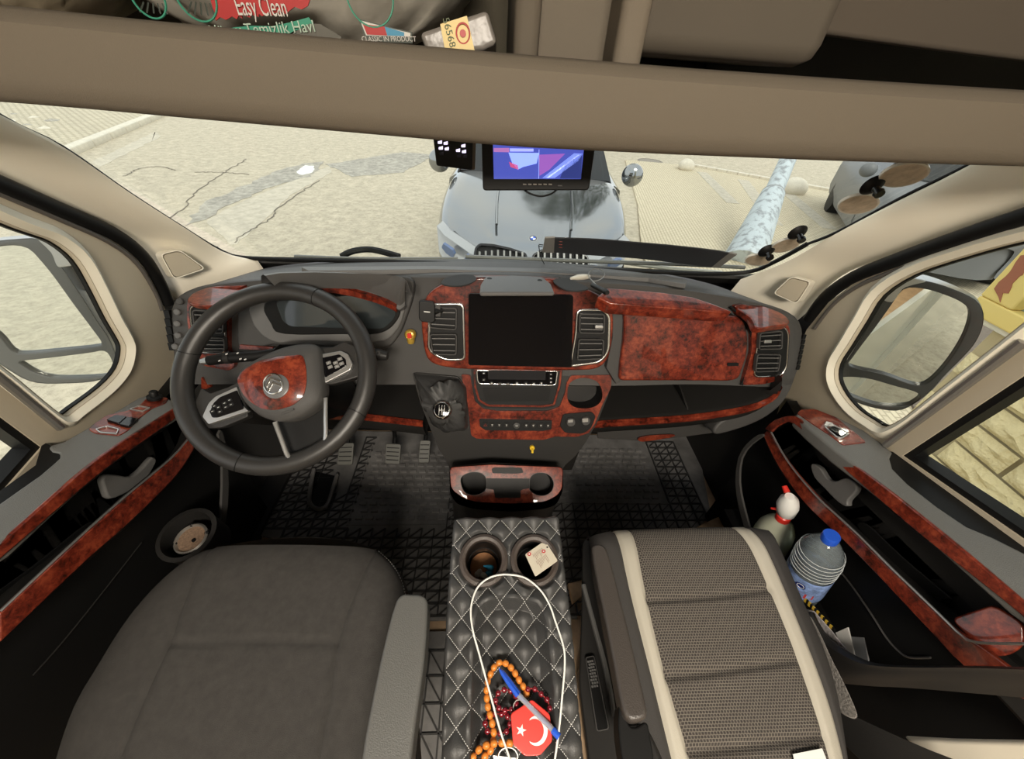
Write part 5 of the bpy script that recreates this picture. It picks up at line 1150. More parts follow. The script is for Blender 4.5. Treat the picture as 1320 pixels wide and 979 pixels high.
loft('seat_side', [[p+PSP[1]*.001, p-PSP[1]*.02+(p-c0).normalized()*.004, p-PSP[1]*.07, p-PSP[1]*.10+(c0-p).normalized()*.03, p-PSP[1]*.22+(c0-p).normalized()*.05] for p in ed], SIDEF, ps)
bm = bmesh.new(); q = resample(cr([p+PSP[1]*.006 for p in on(PSP, O_((850,165),(905,285),(965,425),(1025,580),(1062,700)))], 4, False), 110)
for a, b_ in zip(q[::2], q[1::2]): add_tube(bm, [a, b_], .0008, 4)
o = fin(bm, 'edge_stitching', mat('dark_thread', (.01,.01,.01), .8), ps); o['kind'] = 'stuff'
box('seat_base', (.47,.10,.20), (.20,.20,.20), BLACK, ps, .02)
SHP = plane(atD(775, 850, .72), (-.45,-.1,.88))
slab('seat_shell', resample(rnd(on(SHP, O_((143,170),(158,152),(178,165),(200,350),(230,520),(280,760),(300,850),(380,850),(440,979),(480,1150),(190,1150),(165,979),(130,700),(140,440))), .01), 80, True), SHP[1], .06, SOFT, ps, .006, 3)
AP = plane(atD(800, 770, .655), (-.10,-.05,.99))
slab('armrest', resample(cr(on(AP, O_((182,186),(200,175),(228,182),(250,230),(300,420),(345,600),(388,790),(385,825),(350,842),(312,830),(290,770),(262,620),(225,430),(190,260))), 3), 70, True), AP[1], .05, mat('armrest_brown_black', (.055,.047,.042), .38, bump=.3, bscale=500), ps, .014, 4)
slab('armrest_hinge', cr(on(off(AP,-.02), O_((288,770),(320,850),(350,858),(385,840),(400,900),(410,1000),(340,1050),(300,1000),(280,860))), 3), AP[1], .05, BLACK, ps, .01, 3)
tube('shell_edge', cr(on(off(SHP,.006), O_((150,330),(190,480),(225,610),(250,730),(262,820))), 4, False), .005, LGREY, ps, 8)
lv = slab('lever_plate', rnd(on(off(SHP,.008), O_((157,600),(190,592),(247,868),(200,878))), .005), SHP[1], .008, RUB, ps, .001)
ring('lever_rim', rnd(on(off(SHP,.009), O_((157,600),(190,592),(247,868),(200,878))), .005), SHP[1], .0015, .004, GREY, ps)
bm = bmesh.new()
for j in range(9):
    for i in range(3):
        f = (j+.5)/9*.42+.03; a_ = on(off(SHP,.009), O_((163,605),(188,600),(240,860),(205,866))); l_, r__ = a_[0].lerp(a_[3], f), a_[1].lerp(a_[2], f); c = l_.lerp(r__, .15+.3*i+(.1 if j % 2 else 0))
        add_box(bm, c, V((.0016,0,0)), V((0,.0016,0)), SHP[1]*.0015)
o = fin(bm, 'grip_dots', LGREY, lv); 
o['kind'] = 'stuff'
rc = slab('receipt', [p+PSP[1]*.05 for p in on(PSP, O_((862,945),(965,925),(985,979),(990,1030),(880,1040)))], PSP[1], .001, mat('paper', (.75,.76,.74), .7), None)
tag(rc, 'crumpled white paper slip at the near end of the passenger seat', 'paper')
# ================================================================ QUILTED CONSOLE BETWEEN THE SEATS
BP = plane((.03,.23,.632), (0,-.264,.965)); BN = BP[1]; BU = V((1,0,0)); BV = BN.cross(BU); BV = BV if BV.y < 0 else -BV
def uvb(p): d = p-BP[0]; return d.dot(BU), d.dot(BV)
def B2(x, y, h=0): return onp(off(BP, h), x, y)
qc = E('quilted_console', (.04,.2,.3), 'black diamond-quilted leather console with white stitching between the seats', 'console')
Lp = resample(on(BP, [(585,671),(580,730),(575,800),(571,900),(569,979),(563,1130)]), 60); Rp = resample(on(BP, [(720,669),(727,730),(736,800),(745,900),(752,979),(768,1130)]), 60)
c1 = uvb(B2(*Z('L',(455,715))[0])); c2_ = uvb(B2(*Z('L',(742,715))[0])); RC = .0315
trl = resample(cr(on(BP, Z('N',(460,130),(370,145),(320,185),(298,260),(290,400),(280,600),(275,800),(270,979),(265,1200),(250,1500))), 4, False), 60); trr = resample(cr(on(BP, Z('N',(460,130),(560,140),(625,165),(655,215),(672,300),(690,450),(705,600),(715,800),(722,979),(735,1200),(750,1500))), 4, False), 60)
tray = resample(trl+list(reversed(trr)), 60, True); tuv = [uvb(p) for p in tray]
def inside(u, v, P_):
    c = False
    for i in range(len(P_)):
        x1, y1_ = P_[i-1]; x2, y2 = P_[i]
        if (y1_ > v) != (y2 > v) and u < (x2-x1)*(v-y1_)/(y2-y1_)+x1: c = not c
    return c
def dpoly(u, v, P_):
    m_ = 9
    for i in range(len(P_)):
        x1, y1_ = P_[i-1]; x2, y2 = P_[i]; dx, dy = x2-x1, y2-y1_; t = max(0, min(1, ((u-x1)*dx+(v-y1_)*dy)/max(dx*dx+dy*dy, 1e-12)))
        m_ = min(m_, math.hypot(u-x1-dx*t, v-y1_-dy*t))
    return m_
PU, PV = .0425, .0455
u00, v00 = uvb(B2(*Z('L',(485,555))[0]))
def quilt(u, v):
    a = (u-u00)/PU; b = (v-v00)/PV
    return (abs(sin(pi*(a+b))*sin(pi*(a-b))))**.6
def qh(u, v):
    q = .0095*quilt(u, v)
    for c in (c1, c2_):
        r_ = math.hypot(u-c[0], v-c[1])
        if r_ < RC: return -.085
        if r_ < .05: q *= max(0, (r_-.044)/.006)
    dd = dpoly(u, v, tuv); s_ = -1 if inside(u, v, tuv) else 1
    if s_ < 0: dpt = .032*min(1, dd/.014)**.7
    else: dpt = 0; q += .004*max(0, 1-abs(dd-.006)/.01)
    return q-dpt
rows = []; NX, NY = 140, 400
Lr = resample(Lp, NY); Rr_ = resample(Rp, NY)
for a, b_ in zip(Lr, Rr_):
    r = []
    for i in range(NX):
        s_ = i/(NX-1); p = a.lerp(b_, s_); u, v = uvb(p); e = min(s_, 1-s_)*(b_-a).length; z = qh(u, v); ro = max(0, .006-e)
        r.append(p+BN*(z-ro*ro*120))
    r = [r[0]-BN*.22]+[r[0]-BN*.01]+r+[r[-1]-BN*.01]+[r[-1]-BN*.22]
    rows.append(r)
fr0 = rows[0]; rows.insert(0, [p-BN*.005+V((0,.004,0)) for p in fr0]); rows.insert(0, [V((p.x, p.y+.01, .05)) for p in fr0])
loft('quilted_cover', rows, LEATH, qc, sharp=75)
# stitching
bm = bmesh.new()
def on_top(u, v): return BP[0]+BU*u+BV*v
vmax = .40
lo_u = [uvb(p) for p in Lp]; ro_u = [uvb(p) for p in Rp]
def edge_u(tab, v):
    for (ua, va), (ub, vb) in zip(tab, tab[1:]):
        if va <= v <= vb: return ua+(ub-ua)*(v-va)/(vb-va)
    return None
stp_ = .0033
for sgn in (1, -1):
    for k in range(-14, 16):
        t_ = -.2; 
        # line: (u-u00)/PU + sgn*(v-v00)/PV = k
        L2 = math.hypot(PU, PV)
        n_ = int(.9/stp_)
        for i in range(n_):
            t0 = -.1+i*stp_
            v = v00 + t0*PV/L2*1.0; u = u00 + (k - sgn*(v-v00)/PV)*PU
            el_, er = edge_u(lo_u, v), edge_u(ro_u, v)
            if el_ is None or not (el_+.003 < u < er-.003): continue
            if any(math.hypot(u-c[0], v-c[1]) < .045 for c in (c1, c2_)): continue
            v2 = v + stp_*.52*PV/L2; u2 = u00+(k-sgn*(v2-v00)/PV)*PU
            a_, b_ = on_top(u, v)+BN*(qh(u, v)+.0019), on_top(u2, v2)+BN*(qh(u2, v2)+.0019)
            d = (b_-a_)
            if d.length > .006: continue
            s_ = BN.cross(d).normalized()*.00042; vs4 = [bm.verts.new(x) for x in (a_-s_, b_-s_, b_+s_, a_+s_)]; bm.faces.new(vs4)
o = fin(bm, 'stitching', THREAD, qc, smooth=False); o['kind'] = 'stuff'
# cup holders
RING = mat('brown_black_plastic', (.055,.042,.036), .42, bump=.4, bscale=500)
for c in (c1, c2_):
    p = on_top(*c)
    f = lathe('cup_ring', p, BN, [(.0325,-.06),(.0315,.002),(.033,.0075),(.038,.0095),(.043,.007),(.0445,-.003)], RING, qc, 40, False)
    lathe('cup_liner', p, BN, [(.0312,.0),(.0300,-.045),(.0298,-.046),(.0285,-.046),(.0275,-.080),(.0,-.080)], RUB, f, 36, False)
cp1 = on_top(*c1); disc = lathe('coaster', cp1-BN*.076, BN, [(.026,0),(.026,.003)], mat('copper_brown', (.30,.14,.06), .35, .3), None, 28)
tag(disc, 'round brown disc at the bottom of the left cup holder', 'coaster')
CB = mat('light_blue_plastic', (.04,.38,.70), .35)
cap_ = E('pill_capsule', cp1-BN*.055, 'two-ended light blue plastic plug lying in the left cup holder', 'plug')
a_ = onp((cp1-BN*.045, BN), *Z('L',(455,748))[0]); b_ = onp((cp1-BN*.045, BN), *Z('L',(512,765))[0]); a2 = onp((cp1-BN*.05, BN), *Z('L',(468,795))[0]); b2 = onp((cp1-BN*.05, BN), *Z('L',(505,780))[0])
bm = bmesh.new(); d = (b_-a_); add_tube(bm, [a_, a_+d*.15, a_+d*.35, a_+d*.6, a_+d*.85, b_], [.0015,.0022,.004,.0055,.0058,.003], 12); fin(bm, 'plug_tip', CB, cap_)
bm = bmesh.new(); d = (b2-a2); add_tube(bm, [a2, a2+d*.2, a2+d*.5, a2+d*.8, b2], [.003,.0055,.0045,.006,.003], 12); fin(bm, 'plug_body', CB, cap_)
ts = E('cotton_bits', cp1-BN*.06, 'crumpled white tissue beside the blue plug in the cup holder', 'tissue')
for k, (x, y) in enumerate(Z('L',(432,785),(448,800),(420,796),(462,806))):
    c = onp((cp1-BN*.05, BN), x, y); bm = bmesh.new(); bmesh.ops.create_icosphere(bm, subdivisions=2, radius=.0055)
    for q_ in bm.verts: q_.co *= random.uniform(.8, 1.2); q_.co += c
    fin(bm, 'tissue_lump', WHITE, ts)
tg = E('card_tag', on_top(*c2_), 'cream cardboard tag with red print standing in the right cup holder', 'tag')
tq = [onp((on_top(*c2_)+BN*.012, (BN+V((-.2,.35,0))).normalized()), *p) for p in Z('L',(690,682),(803,604),(876,718),(748,808))]
tn = (tq[1]-tq[0]).cross(tq[3]-tq[0]).normalized(); tn = tn if tn.dot(EYE-tq[0]) > 0 else -tn
card = slab('card', rnd(tq, .003), tn, .0008, mat('cream_card', (.66,.60,.48), .7), tg)
bi = lambda u, v: (tq[0]*(1-u)+tq[1]*u)*(1-v)+(tq[3]*(1-u)+tq[2]*u)*v
INK = mat('print_brown', (.28,.16,.12), .8); INKR = mat('print_red', (.55,.05,.05), .7)
for (u, v) in ((.16,.10),(.72,.55-.2)): 
    lathe('round_mark', bi(u, v)+tn*.0002, tn, [(.0035,0),(.0035,.0003)], INKR, card, 16); lathe('round_mark', bi(u, v)+tn*.0004, tn, [(.0015,0),(.0015,.0003)], WHITE, card, 10)
ux_ = (tq[1]-tq[0]).normalized(); 
text('tag_heading', 'KADIN', .0042, bi(.30,.20)+tn*.0003, (tq[3]-tq[0]), tn, INKR, card, .0001) if False else None
bm = bmesh.new()
for i in range(9):
    v0 = .12; u_ = .28+i*.055
    for (va, vb) in ((.18,.18+.05*(3+(i*7) % 4)), (.50,.50+.04*(4+(i*5) % 6))):
        a_, b_ = bi(u_, va), bi(u_, vb); s_ = ux_*.00035; bm.faces.new([bm.verts.new(x+tn*.0003) for x in (a_-s_, b_-s_, b_+s_, a_+s_)])
fin(bm, 'text_lines', INK, card, smooth=False)
lathe('punched_hole', bi(.93,.30)+tn*.0003, tn, [(.0016,0),(.0016,.0002)], RUB, card, 12)
# ---- things lying in the tray
TR = off(BP, -.016)
N_ = lambda *p: Z('N', *p)
cab = cr([onp(off(BP, h), x, y) for (x, y), h in zip(N_((500,1060),(480,979),(430,830),(372,620),(320,430),(285,300),(274,200),(288,120),(320,60),(380,18),(460,4),(560,22),(640,85),(690,165),(720,250),(762,380),(770,480),(757,640),(742,800),(718,979),(700,1060)), (0,.0,.0,.004,.010,.014,.014,.014,.015,.016,.016,.016,.014,.013,.012,.012,.012,.012,.012,.012,.012))], 5, False)
wc = tube('charging_cable', cab, .0015, WHITE, None, 8); tag(wc, 'white charging cable looped over the quilted console', 'cable')
AMB = mat('amber_bead', (.60,.20,.03), .3, bump=.2, bscale=300, var=.25, vscale=90); GAR = mat('dark_red_bead', (.16,.005,.012), .08, coat=1)
def beads(root, path, r, gap, m_, lenf=1.15, closed=False):
    p_ = cr(path, 6, closed); L = sum((b-a).length for a, b in zip(p_, p_[1:])) + ((p_[0]-p_[-1]).length if closed else 0)
    n_ = int(L/(2*r*gap)); q = resample(p_, n_+ (0 if closed else 1), closed)
    tube('string', p_, .0006, INKR, root, 5, closed); me = None
    for i in range(len(q)):
        c = q[i]; d = (q[(i+1) % len(q)]-q[i-1]) if 0 < i < len(q)-1 or closed else (q[1]-q[0] if i == 0 else q[-1]-q[-2]); d.normalize()
        if me is None:
            bm = bmesh.new(); add_lathe(bm, V((0,0,0)), V((0,0,1)), [(r*.35,-r*.95*lenf),(r*.8,-r*.7*lenf),(r,-r*.25*lenf),(r,r*.25*lenf),(r*.8,r*.7*lenf),(r*.35,r*.95*lenf)], 12); o = fin(bm, 'bead', m_, root, sharp=80); me = o.data
        else: o = link('bead', me, m_, root)
        o.matrix_parent_inverse = Matrix.Translation(-WL[root]); u, v = frame_of(d); M = Matrix((u, d.cross(u), d)).transposed().to_4x4(); M.translation = c; o.matrix_basis = M
def tp_(pts, h): return [onp(off(BP, -.016+h), x, y) for x, y in pts]
tb_ = E('amber_prayer_beads', tp_(N_((400,700)), .005)[0], 'amber orange prayer bead string in the console tray', 'prayer beads')
beads(tb_, tp_(N_((568,632),(553,600),(530,565),(512,533),(490,500),(462,476),(432,468),(402,488),(382,522),(366,560),(358,600),(358,645),(362,690),(370,730),(384,775),(392,820),(396,860),(380,930),(345,968),(320,1000)), .006), .0048, 1.05, AMB)
beads(tb_, tp_(N_((285,970),(318,928),(360,905),(400,896),(450,893),(520,898)), .011), .0048, 1.05, AMB)
for lb, pts, h, cl in (('dark red glass bead bracelet ring beside the amber beads near the pen tip', ((405,670),(415,635),(450,612),(490,622),(515,655),(510,700),(470,722),(425,712)), .010, True), ('dark red glass bead strand curving behind the pen barrel', ((575,610),(610,608),(650,640),(680,670),(690,710)), .008, False), ('dark red glass bead bracelet loop under the key ring', ((350,790),(370,750),(420,740),(465,750),(480,790),(465,830),(410,845),(360,830)), .005, True)):
    t = E('bead_bracelet', tp_(N_(pts[0]), h)[0], lb, 'bracelet'); beads(t, tp_(N_(*pts), h), .0042, 1.1, GAR, 1, cl)
pen = E('ballpoint_pen', tp_(N_((580,680)), .02)[0], 'blue capped clear ballpoint pen lying across the red flag tag', 'pen')
P0, P1, P2, P3 = [tp_(N_(p), h)[0] for p, h in (((424,500), .014), ((525,640), .019), ((705,822), .026), ((740,862), .028))]
d = (P1-P0); tube('cap', [P0, P0+d*.15, P0+d*.5, P1], [.0012,.0035,.0048,.0052], BLUE, pen, 14); tube('cap_clip', [P0+d*.05+BN*.004, P1+BN*.0065], .0012, BLUE, pen, 6)
tube('barrel', [P1, P2], .0040, mat('clear_plastic', (.80,.82,.84), .1, alpha=None, trans=.7), pen, 12); tube('ink_tube', [P1, P2], .0014, BLUE, pen, 8)
tube('end_plug', [P2, P2.lerp(P3,.15), P3], [.0042,.0050,.0046], BLUE, pen, 14)
fb = E('flag_key_tag', tp_(N_((600,820)), .016)[0], 'red octagonal key tag with white crescent and star', 'key tag')
FBP = off(BP, .006); REDP = mat('flag_red', (.62,.035,.025), .25, coat=.6)
slab('tag_body', rnd(on(FBP, N_((597,664),(692,742),(706,885),(640,962),(560,966),(497,905),(484,740),(560,690))), .004), BN, .005, REDP, fb, .0012)
mc = onp(off(FBP,.0005), *N_((622,830))[0]); sx_ = (onp(FBP, *N_((700,830))[0])-onp(FBP, *N_((622,830))[0])).length/78
cres = []
for k in range(33):
    a_ = R(-128)+R(256)*k/32; cres.append((622+80*cos(a_)*.72+0, 830+80*sin(a_)))
inn = []
for k in range(33):
    a_ = R(-122)+R(244)*k/32; inn.append((604+62*cos(a_)*.80+6, 830+64*sin(a_)))
cpts = on(off(FBP,.0006), N_(*[(x, y) for x, y in cres]+list(reversed(inn))))
slab('crescent', cpts, BN, .001, WHITE, fb)
star = [(540+ (34 if k % 2 == 0 else 13)*sin(k*pi/5+.25)*.85, 828-(34 if k % 2 == 0 else 13)*cos(k*pi/5+.25)) for k in range(10)]
slab('star', on(off(FBP,.0006), N_(*star)), BN, .001, WHITE, fb)
kr = tp_(N_((528,705)), .012)[0]; tube('key_ring', [kr+BU*cos(k*pi/12)*.0085+BV*sin(k*pi/12)*.0085 for k in range(24)], .0012, CHROME, fb, 6, True)
tube('key_ring', [kr+BU*(.006+cos(k*pi/12)*.006)+BV*(.008+sin(k*pi/12)*.006)+BN*.002 for k in range(24)], .0010, CHROME, fb, 6, True)
k2 = E('key_bunch', tp_(N_((500,975)), .01)[0], 'silver keys at the near edge under the red flag tag', 'keys')
tube('key_ring', [tp_(N_((470,968)), .01)[0]+BU*cos(k*pi/12)*.014+BV*sin(k*pi/12)*.010 for k in range(24)], .0012, CHROME, k2, 6, True)
slab('key_blade', rnd(tp_(N_((390,960),(520,975),(522,992),(400,990)), .008), .001), BN, .002, SILV, k2)
# wooden floor strip piece, seat belt and pocket contents
blt = slab('seat_belt', resample(cr([atX(x, y, .70) for x, y in Z('T',(262,745),(330,775),(430,820),(560,880),(700,940),(860,1020),(860,1200),(560,1100),(420,1010),(300,900),(262,830))], 3), 60, True), V((-.5,0,.85)).normalized(), .004, mat('belt_webbing', (.018,.017,.016), .7, bump=.3, bscale=900), None)
tag(blt, 'black seat belt strap crossing the bottom right beside the passenger seat', 'seat belt')
fl_ = slab('grey_fleece', resample(cr([atX(x, y, .69) for x, y in Z('T',(150,330),(195,400),(250,520),(320,660),(368,785),(300,770),(250,700),(190,520),(150,430))], 3), 60, True), V((-.6,0,.8)).normalized(), .03, mat('fleece', (.30,.28,.26), .95, bump=1, bscale=200, var=.4, vscale=200), None, .006)
tag(fl_, 'grey fleecy cloth squeezed between passenger seat and door', 'cloth')
rl = E('folding_rule', atX(1050, 780, .80), 'yellow and black striped strip sticking out of the right door pocket', 'rule')
a_, b_ = [atX(*Z('T', p)[0], .765) for p in ((128,255),(262,400))]; s_ = V((0,.0,.004)); d = b_-a_; pr = d.cross(V((1,0,0))).normalized()*.0055
YP = mat('yellow_plastic', (.75,.50,.05), .4)
for k in range(14):
    slab('stripe', [a_+d*(k/14)-pr, a_+d*((k+1)/14)-pr, a_+d*((k+1)/14)+pr, a_+d*(k/14)+pr], V((-1,0,0)), .003, YP if k % 2 == 0 else BLACK, rl)
for nm, px, m_, lb, X in (('folded_paper', ((270,408),(325,383),(355,512),(300,470)), mat('white_paper', (.72,.72,.70), .8), 'white folded paper corner in the right door pocket', .768), ('leaflet', ((335,425),(395,430),(418,535),(350,515)), mat('grey_print', (.25,.26,.27), .6), 'small grey leaflet behind the white paper in the door pocket', .772), ('magazine', ((135,300),(170,310),(250,400),(325,495),(250,470),(170,390)), mat('magazine_print', (.45,.42,.42), .5, var=.6, vscale=120), 'curled glossy magazine edge in the right door pocket', .760)):
    o = slab(nm, [atX(*Z('T', p)[0], X) for p in px], V((-1,0,0)), .003, m_, None); tag(o, lb, 'paper')
# bottles in the right door pocket
slab('pocket_floor', [V((.73,.2,.33)), V((.86,.2,.33)), V((.86,.62,.33)), V((.73,.62,.33))], V((0,0,1)), .01, BLACK, dr_)
PET = glass('clear_bottle', (.90,.93,.94), 1.6); PETG = mat('frosted_bottle', (.62,.64,.50), .25, trans=.35)
WAT = mat('water', (.80,.88,.92), .02, trans=1, ior=1.33); LIQ = mat('pale_green_liquid', (.50,.52,.16), .08, trans=.55, ior=1.33)
wb = E('water_bottle', V((.80,.377,.345)), 'clear plastic water bottle with blue cap and blue label in door pocket', 'bottle')
t0 = atX(1070, 694, .745); t1 = atX(1026, 765, .80); ax = (t0-t1).normalized(); LB = (t0-t1).length
pr = [(.001,0),(.040,.0),(.044,.01),(.044,LB*.12),(.042,LB*.15),(.044,LB*.18),(.0445,LB*.56)]+[(.0445-.002*(k % 2), LB*(.58+k*.03)) for k in range(5)]+[(.043,LB*.74),(.036,LB*.85),(.022,LB*.94),(.014,LB*.965),(.014,LB)]
lathe('bottle_body', t1, ax, pr, PET, wb, 36)
lathe('water_fill', t1, ax, [(r_-.0015 if r_ > .002 else r_, h+.001) for r_, h in pr[:-1]], mat('water_body', (.50,.55,.58), .05, trans=.7, ior=1.08), wb, 32)
bl = lathe('label', t1, ax, [(.0450,LB*.20),(.0454,LB*.22),(.0454,LB*.50),(.0450,LB*.52)], mat('label_blue', (.22,.32,.62), .35, var=.7, vscale=60), wb, 36, False)
tc_ = (EYE-t1); tc_ = (tc_-ax*tc_.dot(ax)).normalized(); sx2 = ax.cross(tc_)
slab('label_band', [t1+ax*LB*h+(tc_*cos(a)+sx2*sin(a))*.0462 for h, a in ((.26,-.7),(.26,-.35),(.26,0),(.26,.35),(.26,.7),(.33,.7),(.33,.35),(.33,0),(.33,-.35),(.33,-.7))], tc_, .0006, INKR, bl)
lathe('label_roundel', t1+ax*LB*.42+tc_*.0448, tc_, [(.010,0),(.010,.0012)], mat('navy', (.01,.02,.15), .4), bl, 20)
tube('roundel_ring', [t1+ax*(LB*.42+sin(k*pi/10)*.007)+tc_*.0462+sx2*cos(k*pi/10)*.007 for k in range(20)], .0007, WHITE, bl, 5, True)
for k in range(6):
    h_ = LB*(.57+k*.045); rr2 = .0452 if k < 4 else .0452-(k-3)*.0016; u, v_ = frame_of(ax); tube('moulded_ring', [t1+ax*h_+(u*cos(a*pi/14)+v_*sin(a*pi/14))*rr2 for a in range(28)], .0007, mat('pet_ring', (.6,.64,.66), .15) if k == 0 else bpy.data.materials['pet_ring'], wb, 5, True)
lathe('cap', t0, ax, [(.0155,-.008),(.0162,.0),(.0162,.009),(.0150,.012)], BLUE, wb, 24)
sb_ = E('spray_bottle', V((.79,.49,.34)), 'yellowish spray bottle with white trigger head and red collar in door pocket', 'spray bottle')
n0 = atX(1009, 668, .765); n1 = atX(978, 722, .80); ax = (n0-n1).normalized(); LB = (n0-n1).length
prf = [(.001,0),(.042,0),(.046,.01),(.046,LB*.62),(.043,LB*.75),(.034,LB*.86),(.020,LB*.95),(.013,LB)]
lathe('bottle_body', n1, ax, prf, PETG, sb_, 32); lathe('liquid', n1, ax, [(.001,.002),(.0445,.002),(.0445,LB*.45),(.044,LB*.5)], LIQ, sb_, 32)
lathe('collar', n0, ax, [(.015,-.006),(.017,-.004),(.017,.012),(.013,.016)], RED, sb_, 24)
hp_ = n0+ax*.018; hd_ = atX(1018, 640, .735)
tube('spray_head', [hp_-ax*.004, hp_+ax*.006, hp_.lerp(hd_,.45)+V((0,0,.003)), hp_.lerp(hd_,.75)+V((0,0,.003)), hd_], [.011,.020,.024,.020,.010], WHITE, sb_, 18)
tube('trigger', [hp_+V((-.012,.004,0)), hp_+V((-.020,.012,.004)), hp_+V((-.024,.018,-.004))], [.003,.0035,.003], RED, sb_, 8)
tube('nozzle', [hd_+V((-.004,.008,.004)), hd_+V((-.006,.022,.010))], [.007,.006], RED, sb_, 10)
# cardboard showing beside the passenger seat
for pts, lb in (([(732,752),(752,748),(754,765),(738,778)], 'small light wood panel corner between console and passenger seat'), ([(900,679),(922,668),(943,661),(938,682)], 'pale wood panel corner behind the front of the passenger seat')):
    o = slab('wood_panel', [atZ(x, y, .10) for x, y in pts], V((0,0,1)), .015, mat('pale_wood', (.50,.34,.20), .5, var=.2, vscale=30), None, .002); tag(o, lb, 'panel')
# ================================================================ SMALL THINGS ON THE DASH
fr1 = E('air_freshener', onp(off(FP,.02), 528, 433), 'gold and red rocket shaped trinket clipped to the dash beside the binnacle', 'trinket')
fc = onp(off(FP,.02), *M_((102,320))[0]); u_ = (V((0,.1,-1))+FN*-.0).normalized()
lathe('gold_body', fc, FN, [(.010,-.014),(.0125,-.004),(.0135,.004),(.010,.010),(.004,.012)], GOLD, fr1, 24)
for k in range(5): 
    a_ = k*2*pi/5; c = fc+FN*.009+(V((1,0,0))*cos(a_)+UPV*sin(a_))*.008; bm = bmesh.new(); bmesh.ops.create_icosphere(bm, subdivisions=2, radius=.0032); 
    for q_ in bm.verts: q_.co += c
    fin(bm, 'gold_stud', GOLD, fr1)
slab('red_centre', rnd([fc+FN*.0145+V((1,0,0))*a*.005+UPV*b*.006 for a, b in ((-1,-1),(1,-1),(1,1),(-1,1))], .002), FN, .006, RED, fr1, .001)
lathe('gold_stem', fc-UPV*.014, -UPV, [(.010,-.006),(.0085,.004),(.0065,.008)], GOLD, fr1, 18)
yk = E('yellow_hook', onp(CS, 686, 579), 'tiny yellow plastic hook below the switch row', 'hook')
yc = onp(off(CS,.006), 686, 578); lathe('hook_plate', yc, CN, [(.0068,-.006),(.0068,.001),(.005,.003)], mat('bright_yellow', (.78,.52,.03), .4), yk, 16); tube('hook_arm', [yc+CN*.002, yc+CN*.008-UPV*.003, yc+CN*.010-UPV*.010], .0030, bpy.data.materials['bright_yellow'], yk, 8); lathe('hook_screw', yc+CN*.002, CN, [(.0022,0),(.0022,.002)], GREY, yk, 10)
Q_ = lambda *p: Z('Q', *p)
DTH = lambda pts, h: [onp(off(DT, h), x, y) for x, y in pts]
pl_ = E('cable_plug', DTH(Q_((240,235)), .012)[0], 'translucent white cable plug lying on the dash top right of the screen', 'plug')
a_, b_, c_ = DTH(Q_((195,240),(225,235),(275,232)), .012); tube('plug_body', [a_, b_, b_.lerp(c_,.5), c_], [.003,.0065,.007,.005], mat('milky_plastic', (.62,.60,.52), .3), pl_, 12)
ck_ = E('coiled_cord', DTH(Q_((310,225)), .012)[0], 'thin grey cord loop with black toggle on the dash top', 'cord')
tube('cord_loop', cr(DTH(Q_((280,240),(275,215),(300,197),(335,203),(345,225),(325,245),(295,252)), .018), 4), .0011, mat('grey_cord', (.25,.25,.24), .5), ck_, 6, True)
tube('cord', cr([DTH(Q_((275,235)), .016)[0], DTH(Q_((330,290)), .02)[0], onp(off(FP,.05), *Q_((395,335))[0]), onp(off(FP,.045), *Q_((432,370))[0])], 4, False), .0013, bpy.data.materials['grey_cord'], ck_, 6)
a_, b_ = DTH(Q_((292,270),(358,304)), .020); tube('toggle', [a_, a_.lerp(b_,.7), b_.lerp(a_,.1), b_], [.0045,.0045,.0058,.004], BLACK, ck_, 12)
cn_ = tube('antenna_wire', cr([onp(off(WS,.004), *Q_((50,92))[0]), onp(off(WS,.004), *Q_((62,150))[0]), onp(off(WS,.004), *Q_((95,200))[0]), DTH(Q_((145,236)), .004)[0]], 5, False), .0012, RUB, None, 6); tag(cn_, 'thin black wire running down from the dark windscreen strip', 'wire')
# dark strip on the windscreen
WSI = off(WS, .010)
dst = E('windscreen_strip', onp(WSI, 820, 325), 'long black tapering strip stuck low on the right half of the windscreen', 'strip')
slab('strip', cr(on(WSI, Q_((118,60),(300,66),(500,82),(700,100),(905,128),(868,160),(825,190))), 3, False)+cr(on(WSI, Q_((822,190),(700,176),(500,152),(300,138),(118,124))), 3, False), WS[1], .003, mat('tinted_black', (.03,.03,.032), .3), dst)
slab('grey_end', on(off(WS,.011), Q_((78,60),(122,58),(118,126),(66,124))), WS[1], .004, mat('smoke_grey', (.22,.21,.19), .4), dst)
slab('grey_end', on(off(WS,.011), Q_((905,126),(938,134),(862,190),(824,190))), WS[1], .004, bpy.data.materials['smoke_grey'], dst)
bm = bmesh.new()
for i in range(3): add_box(bm, onp(off(WS,.0105), *Q_((148,76+i*13))[0]), V((.004,0,0)), V((0,-.0006,.0008)), WS[1]*.0006)
fin(bm, 'strip_print', mat('dim_red_print', (.20,.05,.04), .6), dst)
tube('end_clip', on(off(WS,.012), Q_((70,90),(52,88),(50,96),(68,98))), .0012, RUB, dst, 6)
